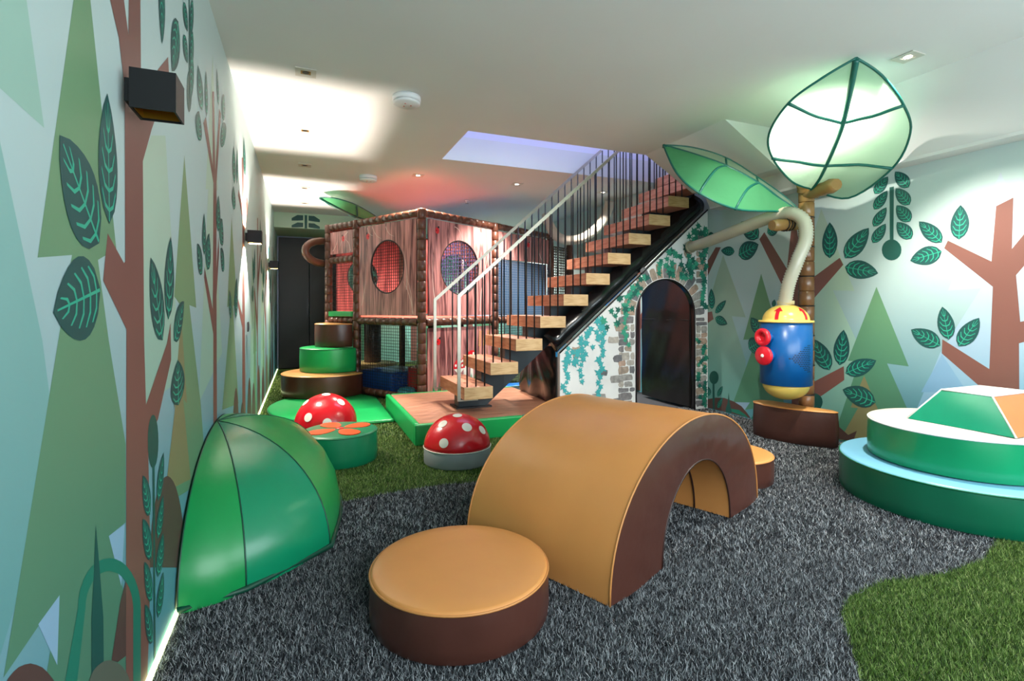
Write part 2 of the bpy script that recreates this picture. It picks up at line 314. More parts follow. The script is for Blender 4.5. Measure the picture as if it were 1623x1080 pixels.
# ------------------------------------------------------------------ printed murals (flat print on the walls)
MURAL={
'L':([
('mint',1,[(0.922,1.567),(1.071,1.66),(1.095,1.612),(1.158,1.419),(1.015,1.433),(0.922,1.439)]),
('mint2',1,[(0.922,1.541),(1.015,1.351),(1.151,1.041),(1.183,0.924),(1.135,0.713),(1.015,0.569),(0.922,0.492)]),
('green',2,[(1.292,1.747),(1.361,1.787),(1.371,1.765),(1.537,1.243),(1.415,1.206),(1.484,1.021),(1.609,0.743),(1.609,0.541),(1.484,0.557),(1.565,0.436),(1.609,0.325),(1.609,0.014),(1.135,0.373),(1.219,0.555),(1.024,0.53),(1.214,1.037),(1.276,1.204),(1.133,1.186)]),
('blue',3,[(1.219,0.555),(1.209,0.429),(1.135,0.548)]),
('blue',3,[(1.484,0.557),(1.599,0.54),(1.574,0.392)]),
('palegreen',1,[(1.761,1.529),(1.854,1.622),(2.023,1.674),(2.159,1.139),(2.294,0.826),(1.793,0.814),(1.774,1.003)]),
('green2',2,[(2.317,1.69),(2.557,1.097),(2.412,1.108),(2.66,0.666),(2.805,0.28),(2.023,0.439),(2.219,0.836),(2.294,1.093),(2.149,1.138)]),
('olive',3,[(2.262,1.069),(2.363,0.718),(2.294,0.749),(2.437,0.395),(2.023,0.482),(2.169,0.752),(2.14,0.734)]),
('palegreen',1,[(2.989,2.392),(3.155,1.736),(3.008,1.673),(3.317,0.838),(2.615,0.674),(2.858,1.673),(2.788,1.658)]),
('green2',2,[(3.732,1.677),(4.039,1.096),(3.796,1.112),(4.114,0.412),(3.317,0.515),(3.701,1.112),(3.526,1.1)]),
('brown',4,[(1.455,1.87),(1.492,1.833),(1.555,1.773),(1.599,1.664),(1.604,1.218),(1.594,1.213),(1.475,1.274),(1.446,1.161),(1.614,1.042),(1.609,0.014),(1.806,0.004),(1.826,0.133),(1.84,0.353),(1.813,0.711),(1.927,0.744),(2.102,0.917),(2.093,1.045),(2.04,0.976),(1.793,0.814),(1.774,1.003),(1.761,1.519),(1.854,1.641),(2.075,1.886),(2.057,1.953),(1.787,1.748),(1.743,1.748),(1.737,1.969),(1.731,2.036),(1.635,1.979),(1.63,1.818),(1.594,1.889),(1.584,1.948)]),
('brown',4,[(2.969,2.191),(3.028,2.214),(3.069,1.817),(3.199,2.188),(3.269,2.185),(3.111,1.761),(3.111,1.308),(3.177,1.484),(3.199,1.4),(3.111,1.157),(3.133,0.245),(3.008,0.281),(3.008,0.961),(2.739,1.238),(2.755,1.286),(2.989,1.09),(3.008,1.737),(2.722,1.949),(2.788,2.001),(2.989,1.823)]),
('brown',4,[(4.316,2.221),(4.447,2.256),(4.447,1.817),(4.737,2.022),(4.789,1.927),(4.493,1.677),(4.587,0.228),(4.359,0.274),(4.359,0.942),(4.039,1.131),(4.039,1.175),(4.359,1.038),(4.359,1.778),(4.076,1.888),(4.114,1.941),(4.359,1.874)]),
('stem',5,[(2.395,2.411),(2.414,2.422),(2.419,2.046),(2.397,2.036)]),
('leafd',5,[(2.456,1.991),(2.454,2.016),(2.446,2.037),(2.435,2.052),(2.421,2.058),(2.406,2.055),(2.391,2.045),(2.377,2.027),(2.366,2.004),(2.36,1.979),(2.357,1.952),(2.36,1.928),(2.366,1.907),(2.377,1.893),(2.391,1.886),(2.406,1.887),(2.421,1.897),(2.435,1.914),(2.446,1.937),(2.454,1.963)]),
('mound',5,[(2.328,0.084),(2.323,0.148),(2.309,0.214),(2.286,0.279),(2.256,0.34),(2.219,0.395),(2.179,0.442),(2.136,0.48),(2.092,0.508),(2.049,0.527),(2.007,0.535),(1.969,0.533),(1.934,0.523),(1.904,0.504),(1.879,0.478),(1.859,0.445),(1.845,0.407),(1.836,0.364),(1.833,0.318)]),
('stem',6,[(1.861,0.613),(1.886,0.606),(1.897,0.004),(1.879,0.004)]),
('leafd',6,[(1.93,0.673),(1.927,0.7),(1.918,0.726),(1.904,0.747),(1.887,0.763),(1.868,0.77),(1.849,0.77),(1.833,0.762),(1.82,0.747),(1.812,0.726),(1.81,0.702),(1.812,0.677),(1.82,0.653),(1.833,0.632),(1.849,0.615),(1.868,0.606),(1.887,0.605),(1.904,0.611),(1.918,0.626),(1.927,0.647)]),
('teal',5,[(1.74,0.022),(1.74,0.246),(1.734,0.277),(1.717,0.312),(1.69,0.35),(1.656,0.387),(1.616,0.423),(1.573,0.455),(1.529,0.482),(1.486,0.504),(1.445,0.52),(1.409,0.53),(1.377,0.535),(1.351,0.534),(1.33,0.528),(1.315,0.518),(1.306,0.503),(1.303,0.484),(1.243,0.377),(1.243,0.303),(1.278,0.277),(1.342,0.463),(1.344,0.477),(1.352,0.488),(1.364,0.495),(1.38,0.499),(1.402,0.499),(1.427,0.495),(1.455,0.486),(1.486,0.473),(1.518,0.455),(1.551,0.435),(1.582,0.411),(1.611,0.384),(1.636,0.357),(1.654,0.33),(1.666,0.305),(1.67,0.284),(1.67,0.07)]),
('spear',6,[(1.4,0.616),(1.419,0.527),(1.431,0.465),(1.446,0.384),(1.45,0.236),(1.438,0.121),(1.393,0.157),(1.375,0.287),(1.375,0.424),(1.385,0.487)]),
('mound',4,[(1.243,0.285),(1.24,0.309),(1.234,0.335),(1.222,0.362),(1.208,0.39),(1.19,0.416),(1.17,0.441),(1.149,0.464),(1.128,0.482),(1.107,0.498),(1.087,0.509),(1.068,0.517),(1.051,0.52),(1.037,0.52),(1.024,0.516),(1.015,0.508),(1.008,0.498),(1.003,0.485),(1.002,0.469)]),
('mound2',7,[(1.654,0.065),(1.65,0.084),(1.639,0.108),(1.623,0.135),(1.6,0.162),(1.574,0.19),(1.545,0.216),(1.515,0.24),(1.486,0.261),(1.457,0.278),(1.431,0.29),(1.408,0.298),(1.388,0.302),(1.372,0.301),(1.361,0.297),(1.354,0.288),(1.352,0.276)]),
('mound',5,[(1.609,0.391),(1.565,0.357),(1.501,0.251),(1.546,0.218),(1.609,0.194)]),
('mound',5,[(3.75,0.005),(3.743,0.109),(3.723,0.21),(3.691,0.297),(3.65,0.364),(3.602,0.406),(3.55,0.42),(3.498,0.406),(3.45,0.364),(3.409,0.297),(3.377,0.21),(3.357,0.109),(3.35,0.005)]),
('mound',5,[(4.15,0.005),(4.143,0.142),(4.123,0.275),(4.091,0.389),(4.05,0.476),(4.002,0.531),(3.95,0.55),(3.898,0.531),(3.85,0.476),(3.809,0.389),(3.777,0.275),(3.757,0.142),(3.75,0.005)]),
('mound',5,[(4.55,0.005),(4.543,0.098),(4.523,0.19),(4.491,0.269),(4.45,0.329),(4.402,0.367),(4.35,0.38),(4.298,0.367),(4.25,0.329),(4.209,0.269),(4.177,0.19),(4.157,0.098),(4.15,0.005)]),
('mound',5,[(5.1,0.005),(5.093,0.129),(5.073,0.25),(5.041,0.354),(5,0.433),(4.952,0.483),(4.9,0.5),(4.848,0.483),(4.8,0.433),(4.759,0.354),(4.727,0.25),(4.707,0.129),(4.7,0.005)]),
('mound',5,[(5.5,0.005),(5.493,0.104),(5.473,0.2),(5.441,0.283),(5.4,0.346),(5.352,0.386),(5.3,0.4),(5.248,0.386),(5.2,0.346),(5.159,0.283),(5.127,0.2),(5.107,0.104),(5.1,0.005)]),
('mound',5,[(6.1,0.005),(6.093,0.129),(6.073,0.25),(6.041,0.354),(6,0.433),(5.952,0.483),(5.9,0.5),(5.848,0.483),(5.8,0.433),(5.759,0.354),(5.727,0.25),(5.707,0.129),(5.7,0.005)]),
('mound',5,[(6.7,0.005),(6.693,0.109),(6.673,0.21),(6.641,0.297),(6.6,0.364),(6.552,0.406),(6.5,0.42),(6.448,0.406),(6.4,0.364),(6.359,0.297),(6.327,0.21),(6.307,0.109),(6.3,0.005)]),
('moundl',5,[(7.4,0.005),(7.393,0.129),(7.373,0.25),(7.341,0.354),(7.3,0.433),(7.252,0.483),(7.2,0.5),(7.148,0.483),(7.1,0.433),(7.059,0.354),(7.027,0.25),(7.007,0.129),(7,0.005)]),
('mound',5,[(8.1,0.005),(8.093,0.104),(8.073,0.2),(8.041,0.283),(8,0.346),(7.952,0.386),(7.9,0.4),(7.848,0.386),(7.8,0.346),(7.759,0.283),(7.727,0.2),(7.707,0.104),(7.7,0.005)]),
('mound',5,[(8.7,0.005),(8.693,0.116),(8.673,0.225),(8.641,0.318),(8.6,0.39),(8.552,0.435),(8.5,0.45),(8.448,0.435),(8.4,0.39),(8.359,0.318),(8.327,0.225),(8.307,0.116),(8.3,0.005)]),
('brown',4,[(5.705,0.004),(5.705,0.8),(5.35,1.24),(5.41,1.3),(5.705,1),(5.705,2),(5.795,2),(5.795,1.44),(6.07,1.72),(6.12,1.64),(5.795,1.2),(5.795,0.004)]),
('brown',4,[(6.955,0.004),(6.955,0.8),(6.6,1.24),(6.66,1.3),(6.955,1),(6.955,2),(7.045,2),(7.045,1.44),(7.32,1.72),(7.37,1.64),(7.045,1.2),(7.045,0.004)]),
('brown',4,[(8.355,0.004),(8.355,0.8),(8,1.24),(8.06,1.3),(8.355,1),(8.355,2),(8.445,2),(8.445,1.44),(8.72,1.72),(8.77,1.64),(8.445,1.2),(8.445,0.004)]),
('palegreen',1,[(5.2,1.7),(5.452,0.935),(5.34,0.952),(5.55,0.01),(4.85,0.01),(5.06,0.952),(4.948,0.935)]),
('green2',2,[(5.45,1.2),(5.63,0.66),(5.55,0.672),(5.7,0.01),(5.2,0.01),(5.35,0.672),(5.27,0.66)]),
('palegreen',1,[(6.4,1.8),(6.652,0.99),(6.54,1.008),(6.75,0.01),(6.05,0.01),(6.26,1.008),(6.148,0.99)]),
('green2',2,[(6.6,1.1),(6.78,0.605),(6.7,0.616),(6.85,0.01),(6.35,0.01),(6.5,0.616),(6.42,0.605)]),
('palegreen',1,[(7.6,1.6),(7.816,0.88),(7.72,0.896),(7.9,0.01),(7.3,0.01),(7.48,0.896),(7.384,0.88)]),
('green2',2,[(7.8,1.2),(7.98,0.66),(7.9,0.672),(8.05,0.01),(7.55,0.01),(7.7,0.672),(7.62,0.66)]),
],[
(1.419,1.244,1.217,1.425,0.09),(1.484,1.297,1.471,1.602,0.064),(1.427,1.14,1.19,1.09,0.088),(1.981,0.991,1.84,1.25,0.077),(2.057,1.057,2.093,1.345,0.068),(2.14,0.981,2.306,1.122,0.055),(1.973,2.182,1.973,1.956,0.041),(2.209,2.152,2.111,1.927,0.064),(2.691,1.996,2.585,2.157,0.071),(2.805,2.007,2.788,2.219,0.044),(2.6,1.834,2.615,1.966,0.075),(3.177,2.194,3.111,2.371,0.039),(3.317,2.176,3.392,2.334,0.069),(3.392,2.048,3.317,2.148,0.142),(2.739,1.34,2.739,1.536,0.049),(2.823,1.278,2.876,1.461,0.077),(2.691,1.252,2.571,1.376,0.057),(3.155,1.508,3.177,1.707,0.078),(3.245,1.454,3.317,1.599,0.091),(3.392,1.32,3.245,1.426,0.062),(2.209,0.738,2.199,0.906,0.112),(3.862,1.921,3.829,2.168,0.087),(4.002,1.952,4.039,2.212,0.052),(3.829,1.743,3.829,1.901,0.102),(4.54,2.132,4.447,2.417,0.095),(3.701,1.028,3.611,1.206,0.065),(3.931,1.023,4.002,1.305,0.103),(2.294,2.272,2.375,2.198,0.045),(2.294,2.146,2.375,2.072,0.047),(2.294,2.4,2.375,2.324,0.05),(2.476,2.379,2.424,2.197,0.035),(2.476,2.248,2.424,2.056,0.039),(2.476,2.143,2.424,1.94,0.042),(1.833,0.477,1.755,0.618,0.035),(1.847,0.34,1.755,0.493,0.035),(1.854,0.209,1.771,0.363,0.031),(1.861,0.076,1.777,0.236,0.03),(1.923,0.485,1.994,0.621,0.039),(1.919,0.367,1.99,0.482,0.041),(1.919,0.247,1.99,0.358,0.048),(1.923,0.116,1.99,0.229,0.044),(5.33,1.32,5.2,1.56,0.075),(5.39,1.36,5.41,1.66,0.075),(6.11,1.76,6.09,2.04,0.075),(6.15,1.7,6.3,1.9,0.075),(5.3,1.24,5.09,1.2,0.075),(6.17,1.6,6.35,1.48,0.075),(6.58,1.32,6.45,1.56,0.075),(6.64,1.36,6.66,1.66,0.075),(7.36,1.76,7.34,2.04,0.075),(7.4,1.7,7.55,1.9,0.075),(6.55,1.24,6.34,1.2,0.075),(7.42,1.6,7.6,1.48,0.075),(7.98,1.32,7.85,1.56,0.075),(8.04,1.36,8.06,1.66,0.075),(8.76,1.76,8.74,2.04,0.075),(8.8,1.7,8.95,1.9,0.075),(7.95,1.24,7.74,1.2,0.075),(8.82,1.6,9,1.48,0.075),
]),
'R':([
('palegreen',1,[(3.036,1.937),(2.753,1.229),(2.933,1.24),(2.61,0.57),(2.61,0.114),(3.369,0.004),(3.103,1.123),(3.319,1.102)]),
('green3',2,[(2.583,1.256),(2.356,0.668),(2.506,0.675),(2.303,0.212),(2.392,0.057),(2.927,0.004),(2.885,0.152),(2.714,0.67),(2.807,0.665)]),
('olive',3,[(2.676,0.562),(2.565,0.298),(2.62,0.297),(2.503,0.037),(2.874,0.004),(2.724,0.297),(2.783,0.292)]),
('paleblue',1,[(1.827,1.953),(1.608,1.276),(1.693,1.28),(1.553,0.611),(1.553,0.391),(2.358,0.214),(2.159,0.781),(1.927,1.223),(2.114,1.212)]),
('paleblue2',2,[(2.147,0.774),(1.961,0.467),(2.013,0.458),(2.031,0.328),(2.236,0.285),(2.121,0.516),(2.276,0.493)]),
('paleolive',1,[(4.134,1.648),(3.838,0.997),(4.018,1.006),(3.838,0.564),(3.838,0.063),(4.382,0.004),(4.382,0.941),(4.345,0.942),(4.382,1.048)]),
('green3',2,[(3.653,1.421),(3.447,0.829),(3.555,0.824),(3.395,0.203),(3.986,0.036),(3.986,0.148),(3.71,0.787),(3.869,0.773)]),
('blue',3,[(3.986,0.128),(3.787,0.158),(3.86,0.059)]),
('brown',4,[(3.673,1.754),(3.616,1.817),(3.369,1.448),(3.324,1.811),(3.269,1.803),(3.216,1.492),(3.11,1.356),(2.874,1.505),(2.843,1.446),(3.103,1.174),(3.126,0.442),(2.839,0.618),(2.835,0.506),(3.08,0.307),(3.126,0.229),(3.319,0.194),(3.326,1.124),(3.416,1.294)]),
('brown',4,[(4.437,1.509),(4.238,1.739),(4.165,1.731),(4.352,1.444),(4.437,1.373)]),
('brown',4,[(4.4,1.035),(4.291,1.054),(4.27,0.97),(4.352,0.926),(4.4,0.924)]),
('brown',4,[(1.849,1.742),(1.764,1.78),(1.771,1.462),(1.704,1.559),(1.64,1.627),(1.619,1.568),(1.704,1.366),(1.751,1.298),(1.731,1.009),(1.65,1.033),(1.65,0.913),(1.737,0.877),(1.734,0.363),(1.888,0.329),(1.888,0.54),(2.148,0.781),(2.145,0.878),(1.884,0.702),(1.866,1.23),(2.134,1.505),(2.112,1.555),(1.873,1.392)]),
('stem',5,[(2.488,2),(2.457,2),(2.46,1.597),(2.486,1.6)]),
('leafd',6,[(2.405,1.521),(2.408,1.546),(2.418,1.568),(2.433,1.587),(2.452,1.601),(2.473,1.607),(2.494,1.606),(2.514,1.597),(2.53,1.581),(2.54,1.56),(2.543,1.536),(2.54,1.511),(2.53,1.487),(2.514,1.468),(2.494,1.455),(2.473,1.45),(2.452,1.452),(2.433,1.461),(2.418,1.477),(2.408,1.498)]),
('stem',6,[(4.284,0.296),(4.255,0.3),(4.252,0.004),(4.28,0.004)]),
('leafd',7,[(4.196,0.352),(4.199,0.374),(4.209,0.392),(4.223,0.406),(4.242,0.414),(4.262,0.415),(4.283,0.409),(4.302,0.397),(4.317,0.379),(4.327,0.358),(4.331,0.335),(4.327,0.314),(4.317,0.295),(4.302,0.281),(4.283,0.274),(4.262,0.273),(4.242,0.279),(4.223,0.292),(4.209,0.309),(4.199,0.33)]),
('spear',7,[(4.057,0.218),(4.044,0.113),(4.018,0.029),(4.025,0.004),(4.094,0.004),(4.101,0.027),(4.071,0.109)]),
('mound',5,[(4.4,0.052),(4.352,0.097),(4.238,0.132),(4.117,0.149),(3.986,0.133),(3.891,0.103),(3.814,0.044),(3.775,0.004),(4.034,0.004),(4.4,0.004)]),
('teal',6,[(4.034,0.052),(3.922,0.06),(3.838,0.027),(3.808,0.004),(3.838,0.004),(3.906,0.013),(4.018,0.022)]),
('teal',5,[(3.775,0.004),(3.725,0.061),(3.638,0.101),(3.638,0.004)]),
('leafd',5,[(3.022,0.294),(3.026,0.317),(3.037,0.336),(3.055,0.349),(3.078,0.357),(3.103,0.356),(3.129,0.349),(3.152,0.334),(3.171,0.314),(3.183,0.29),(3.187,0.266),(3.183,0.242),(3.171,0.223),(3.152,0.209),(3.129,0.203),(3.103,0.204),(3.078,0.212),(3.055,0.227),(3.037,0.247),(3.026,0.27)]),
('mound',5,[(3.15,0.004),(2.899,0.129),(2.803,0.066),(2.733,0.115),(2.763,0.02),(3.15,0.004)]),
('teal',6,[(2.897,0.004),(2.763,0.03),(2.666,0.015),(2.897,0.004)]),
('brown',4,[(5.555,0.004),(5.555,0.8),(5.2,1.24),(5.26,1.3),(5.555,1),(5.555,2),(5.645,2),(5.645,1.44),(5.92,1.72),(5.97,1.64),(5.645,1.2),(5.645,0.004)]),
('palegreen',1,[(6.2,1.7),(6.524,0.935),(6.38,0.952),(6.65,0.01),(5.75,0.01),(6.02,0.952),(5.876,0.935)]),
('brown',4,[(0.49,0.004),(0.49,0.88),(0.15,1.364),(0.21,1.43),(0.49,1.1),(0.49,2),(0.61,2),(0.61,1.584),(0.87,1.892),(0.92,1.804),(0.61,1.32),(0.61,0.004)]),
('palegreen',1,[(0.2,1.8),(0.56,0.99),(0.4,1.008),(0.7,0.01),(-0.3,0.01),(0,1.008),(-0.16,0.99)]),
],[
(2.83,1.497,2.639,1.717,0.076),(2.83,1.427,2.569,1.359,0.073),(2.148,1.546,2.289,1.713,0.048),(2.148,1.485,2.346,1.437,0.065),(2.048,1.554,2.039,1.784,0.053),(2.156,0.833,2.341,0.937,0.062),(2.106,0.878,2.145,1.103,0.051),(2.05,0.836,1.937,1.03,0.052),(2.824,0.563,2.583,0.69,0.064),(2.588,0.366,2.849,0.426,0.082),(2.597,1.972,2.498,2.084,0.044),(2.6,1.852,2.503,1.979,0.042),(2.605,1.721,2.509,1.854,0.041),(2.611,1.595,2.515,1.731,0.043),(2.355,1.97,2.449,2.109,0.043),(2.35,1.842,2.444,1.984,0.043),(2.346,1.72,2.439,1.856,0.046),(2.339,1.594,2.436,1.731,0.047),(2.959,1.508,2.959,1.81,0.068),(2.959,0.572,3.115,0.826,0.079),(2.874,0.622,2.839,0.916,0.067),(3.681,1.767,3.897,1.959,0.082),(3.928,1.624,3.681,1.707,0.093),(3.979,1.666,4.162,1.697,0.049),(4.134,1.849,4.002,1.887,0.028),(4.352,1.85,4.248,1.864,0.056),(3.582,1.805,3.447,1.851,0.059),(4.291,1.076,4.302,1.301,0.049),(4.245,1.036,4.091,1.171,0.038),(4.245,0.984,4.074,0.924,0.05),(3.653,0.842,3.775,0.998,0.062),(3.514,1.102,3.5,1.171,0.023),(3.799,0.689,3.653,0.771,0.084),(4.213,0.149,4.138,0.27,0.027),(4.213,0.024,4.141,0.148,0.028),(4.345,0.128,4.382,0.243,0.059),(5.18,1.32,5.05,1.56,0.075),(5.24,1.36,5.26,1.66,0.075),(5.96,1.76,5.94,2.04,0.075),(6,1.7,6.15,1.9,0.075),(5.15,1.24,4.94,1.2,0.075),(6.02,1.6,6.2,1.48,0.075),(0.13,1.452,0,1.716,0.075),(0.19,1.496,0.21,1.826,0.075),(0.91,1.936,0.89,2.244,0.075),(0.95,1.87,1.1,2.09,0.075),(0.1,1.364,-0.11,1.32,0.075),(0.97,1.76,1.15,1.628,0.075),
]),
'B':([
('brown',4,[(0.94,0.004),(0.94,0.8),(0.6,1.24),(0.66,1.3),(0.94,1),(0.94,2),(1.06,2),(1.06,1.44),(1.32,1.72),(1.37,1.64),(1.06,1.2),(1.06,0.004)]),
('brown',4,[(2.04,0.004),(2.04,0.8),(1.7,1.24),(1.76,1.3),(2.04,1),(2.04,2),(2.16,2),(2.16,1.44),(2.42,1.72),(2.47,1.64),(2.16,1.2),(2.16,0.004)]),
('brown',4,[(3.24,0.004),(3.24,0.8),(2.9,1.24),(2.96,1.3),(3.24,1),(3.24,2),(3.36,2),(3.36,1.44),(3.62,1.72),(3.67,1.64),(3.36,1.2),(3.36,0.004)]),
('green3',2,[(0.9,1.5),(1.224,0.825),(1.08,0.84),(1.35,0.01),(0.45,0.01),(0.72,0.84),(0.576,0.825)]),
('palegreen',1,[(1.6,1.8),(1.96,0.99),(1.8,1.008),(2.1,0.01),(1.1,0.01),(1.4,1.008),(1.24,0.99)]),
('green3',2,[(2.5,1.3),(2.788,0.715),(2.66,0.728),(2.9,0.01),(2.1,0.01),(2.34,0.728),(2.212,0.715)]),
('palegreen',1,[(3,1.9),(3.36,1.045),(3.2,1.064),(3.5,0.01),(2.5,0.01),(2.8,1.064),(2.64,1.045)]),
('green3',2,[(3.6,1.4),(3.888,0.77),(3.76,0.784),(4,0.01),(3.2,0.01),(3.44,0.784),(3.312,0.77)]),
],[
(0.58,1.32,0.45,1.56,0.075),(0.64,1.36,0.66,1.66,0.075),(1.36,1.76,1.34,2.04,0.075),(1.4,1.7,1.55,1.9,0.075),(0.55,1.24,0.34,1.2,0.075),(1.42,1.6,1.6,1.48,0.075),(1.68,1.32,1.55,1.56,0.075),(1.74,1.36,1.76,1.66,0.075),(2.46,1.76,2.44,2.04,0.075),(2.5,1.7,2.65,1.9,0.075),(1.65,1.24,1.44,1.2,0.075),(2.52,1.6,2.7,1.48,0.075),(2.88,1.32,2.75,1.56,0.075),(2.94,1.36,2.96,1.66,0.075),(3.66,1.76,3.64,2.04,0.075),(3.7,1.7,3.85,1.9,0.075),(2.85,1.24,2.64,1.2,0.075),(3.72,1.6,3.9,1.48,0.075),
]),
}

MC = {'mint':(150,186,172),'mint2':(142,184,176),'green':(112,150,112),'green2':(128,156,112),'green3':(104,148,108),'palegreen':(180,202,182),
 'paleolive':(160,180,160),'paleblue':(184,196,208),'paleblue2':(160,184,208),'olive':(132,130,92),'brown':(122,80,72),'mound':(84,62,58),'mound2':(92,100,88),
 'moundl':(96,116,84),'blue':(140,178,206),'stem':(26,84,78),'leafd':(22,82,74),'spear':(22,82,76),'teal':(26,120,100)}
leaf_m = M('mural_leaf_green', (28,80,78), .55, 0, .06, 5); vein_m = M('mural_vein_green', (44,168,138), .55)
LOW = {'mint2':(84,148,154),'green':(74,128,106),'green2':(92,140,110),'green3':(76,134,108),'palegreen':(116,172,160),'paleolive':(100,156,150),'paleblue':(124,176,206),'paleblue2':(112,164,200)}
KN = {'mint':'printed_pine','mint2':'printed_pine','green':'printed_pine','green2':'printed_pine','green3':'printed_pine','palegreen':'printed_pine','paleolive':'printed_pine',
 'paleblue':'printed_pine','paleblue2':'printed_pine','olive':'printed_pine','brown':'printed_tree_trunk','mound':'printed_bush','mound2':'printed_bush','moundl':'printed_bush',
 'blue':'printed_sky_patch','stem':'printed_stem','leafd':'printed_seed_head','spear':'printed_grass_blade','teal':'printed_tendril'}
def mural(side, wall):
    if side == 'L': mapf = lambda a, z, l: (XL+.00019*l, a, z)
    elif side == 'R': mapf = lambda a, z, l: (XR-.00019*l, a, z)
    else: mapf = lambda a, z, l: (a, YB-.0004*l, z)
    flip = side != 'L'
    polys, leaves = MURAL[side]
    for q_, (c, l, pts) in enumerate(polys):
        l += q_*.02
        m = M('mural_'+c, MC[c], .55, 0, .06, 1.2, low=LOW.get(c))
        MB().flat([mapf(a, z, l) for a, z in pts]).build(KN[c], m, wall, recalc=False)
    for q_, (a0, z0, a1, z1, hw) in enumerate(leaves):
        lf = 8.6+q_*.012; lv = 10+q_*.012
        d = Vector((a1-a0, z1-z0)); L = d.length
        if L < .02: continue
        d /= L; n = Vector((-d.y, d.x)); b = MB(); A = Vector((a0, z0))
        def pt(t, w, l):
            q = A+d*(t*L)+n*w; return mapf(q.x, min(max(q.y, .004), 2.594), l)
        prof = lambda t: hw*1.0*(math.sin(PI*t**.82))**.75
        ts = [i/9 for i in range(10)]
        b.flat([pt(t, prof(t), lf) for t in ts]+[pt(t, -prof(t), lf) for t in ts[-2:0:-1]])
        vw = hw*.045
        b.flat([pt(.02, -vw, lv), pt(.93, -vw*.5, lv), pt(.93, vw*.5, lv), pt(.02, vw, lv)], 1)
        for t in (.12, .27, .42, .57, .72):
            for sg in (-1, 1):
                w1 = prof(min(.97, t+.2))*.72
                q = [(t, 0), (t+.035, w1*.55), (t+.15, w1)]
                b.flat([pt(q[0][0], 0, lv+.3), pt(q[1][0], sg*q[1][1], lv+.3), pt(q[2][0], sg*q[2][1], lv+.3), pt(q[2][0]-.025, sg*(q[2][1]+vw*.5), lv+.3), pt(q[1][0]-.03, sg*(q[1][1]+vw), lv+.3), pt(q[0][0]-.03, 0, lv+.3)], 1)
        b.build('printed_leaf', [leaf_m, vein_m], wall, recalc=False)
mural('L', wl); mural('R', wr); mural('B', wb)
# print on the header: a stalk with four leaflets
yh = 8.849
MB().flat([(.02, yh, 2.36), (.06, yh, 2.36), (.06, yh, 2.575), (.02, yh, 2.575)]).build('printed_stem', M('mural_stem', (26,84,78)), hd, recalc=False)
for x0, x1, z0, z1 in ((-.17,0,2.47,2.57),(.08,.25,2.47,2.57),(-.17,0,2.362,2.45),(.08,.25,2.362,2.45)):
    inx = x1 if x0 < 0 else x0; ox = x0 if x0 < 0 else x1
    MB().flat([(inx, yh, z0+.02), (inx, yh, z1), (inx+(ox-inx)*.5, yh, z1), (ox, yh, z0+(z1-z0)*.45), (ox, yh, z0+.005), (inx+(ox-inx)*.5, yh, z0+.01)]).build('printed_leaf', leaf_m, hd, recalc=False)
# glowing LED strip in the gap along the foot of the left wall
tag(MB().box((XL+.002, 1.0, -.004), (XL+.014, 9.9, .012)).build('led_strip', emit('led_warm_green', (238,255,190), 3)), 'glowing LED strip along the foot of the left mural wall', 'light strip')
# wall socket between the trees
sk = thing('wall_socket', 'small dark switch plate on the left mural between the sconces', 'switch', (XL, 4.66, .94))
MB().box((.0005+.009, -.04, -.04), (.017, .04, .04)).build('plate', M('socket_black', (30,30,34), .4), sk, .003)
MB().box((.017, -.025, -.025), (.020, .025, .025)).build('rocker', M('socket_grey', (50,50,54), .35), sk)
# wall sconces
blackm = M('sconce_black', (11,12,15), .5, 0, .1, 30, spec=.3); gold = M('sconce_gold', (196,150,48), .3, .85, .1, 9)
for k, (y, lab, on) in enumerate(((1.59, 'near black cube wall lamp, unlit with gold inside, at upper left', 0), (4.50, 'second black cube wall lamp, lit, halfway along the left wall', 1), (7.35, 'farthest black cube wall lamp beside the black door', 1))):
    s = thing('wall_sconce', lab, 'lamp', (XL, y, 1.65), 0, 'black cube lamps on the left wall')
    b = MB(); o = .075
    for lo, hi in (((o-.05,-.05,-.05),(o-.045,.05,.05)), ((o+.045,-.05,-.05),(o+.05,.05,.05)), ((o-.045,-.05,-.05),(o+.045,-.045,.05)), ((o-.045,.045,-.05),(o+.045,.05,.05))): b.box(lo, hi)
    b.build('shade', blackm, s)
    b = MB()
    for lo, hi in (((o-.045,-.045,-.045),(o-.043,.045,.045)), ((o+.043,-.045,-.045),(o+.045,.045,.045)), ((o-.043,-.045,-.045),(o+.043,-.043,.045)), ((o-.043,.043,-.045),(o+.043,.045,.045))): b.box(lo, hi)
    if not on: b.box((o-.043,-.043,-.006),(o+.043,.043,.006))
    b.build('reflector', gold, s)
    MB().box((.0095,-.03,-.03),(o-.05,.03,.03)).build('wall_mount', blackm, s, .002)
    if on:
        lamp('POINT', 'sconce_lamp', (XL+o-.004, y, 1.65), 190, (255,236,222), shadow_soft_size=.007)
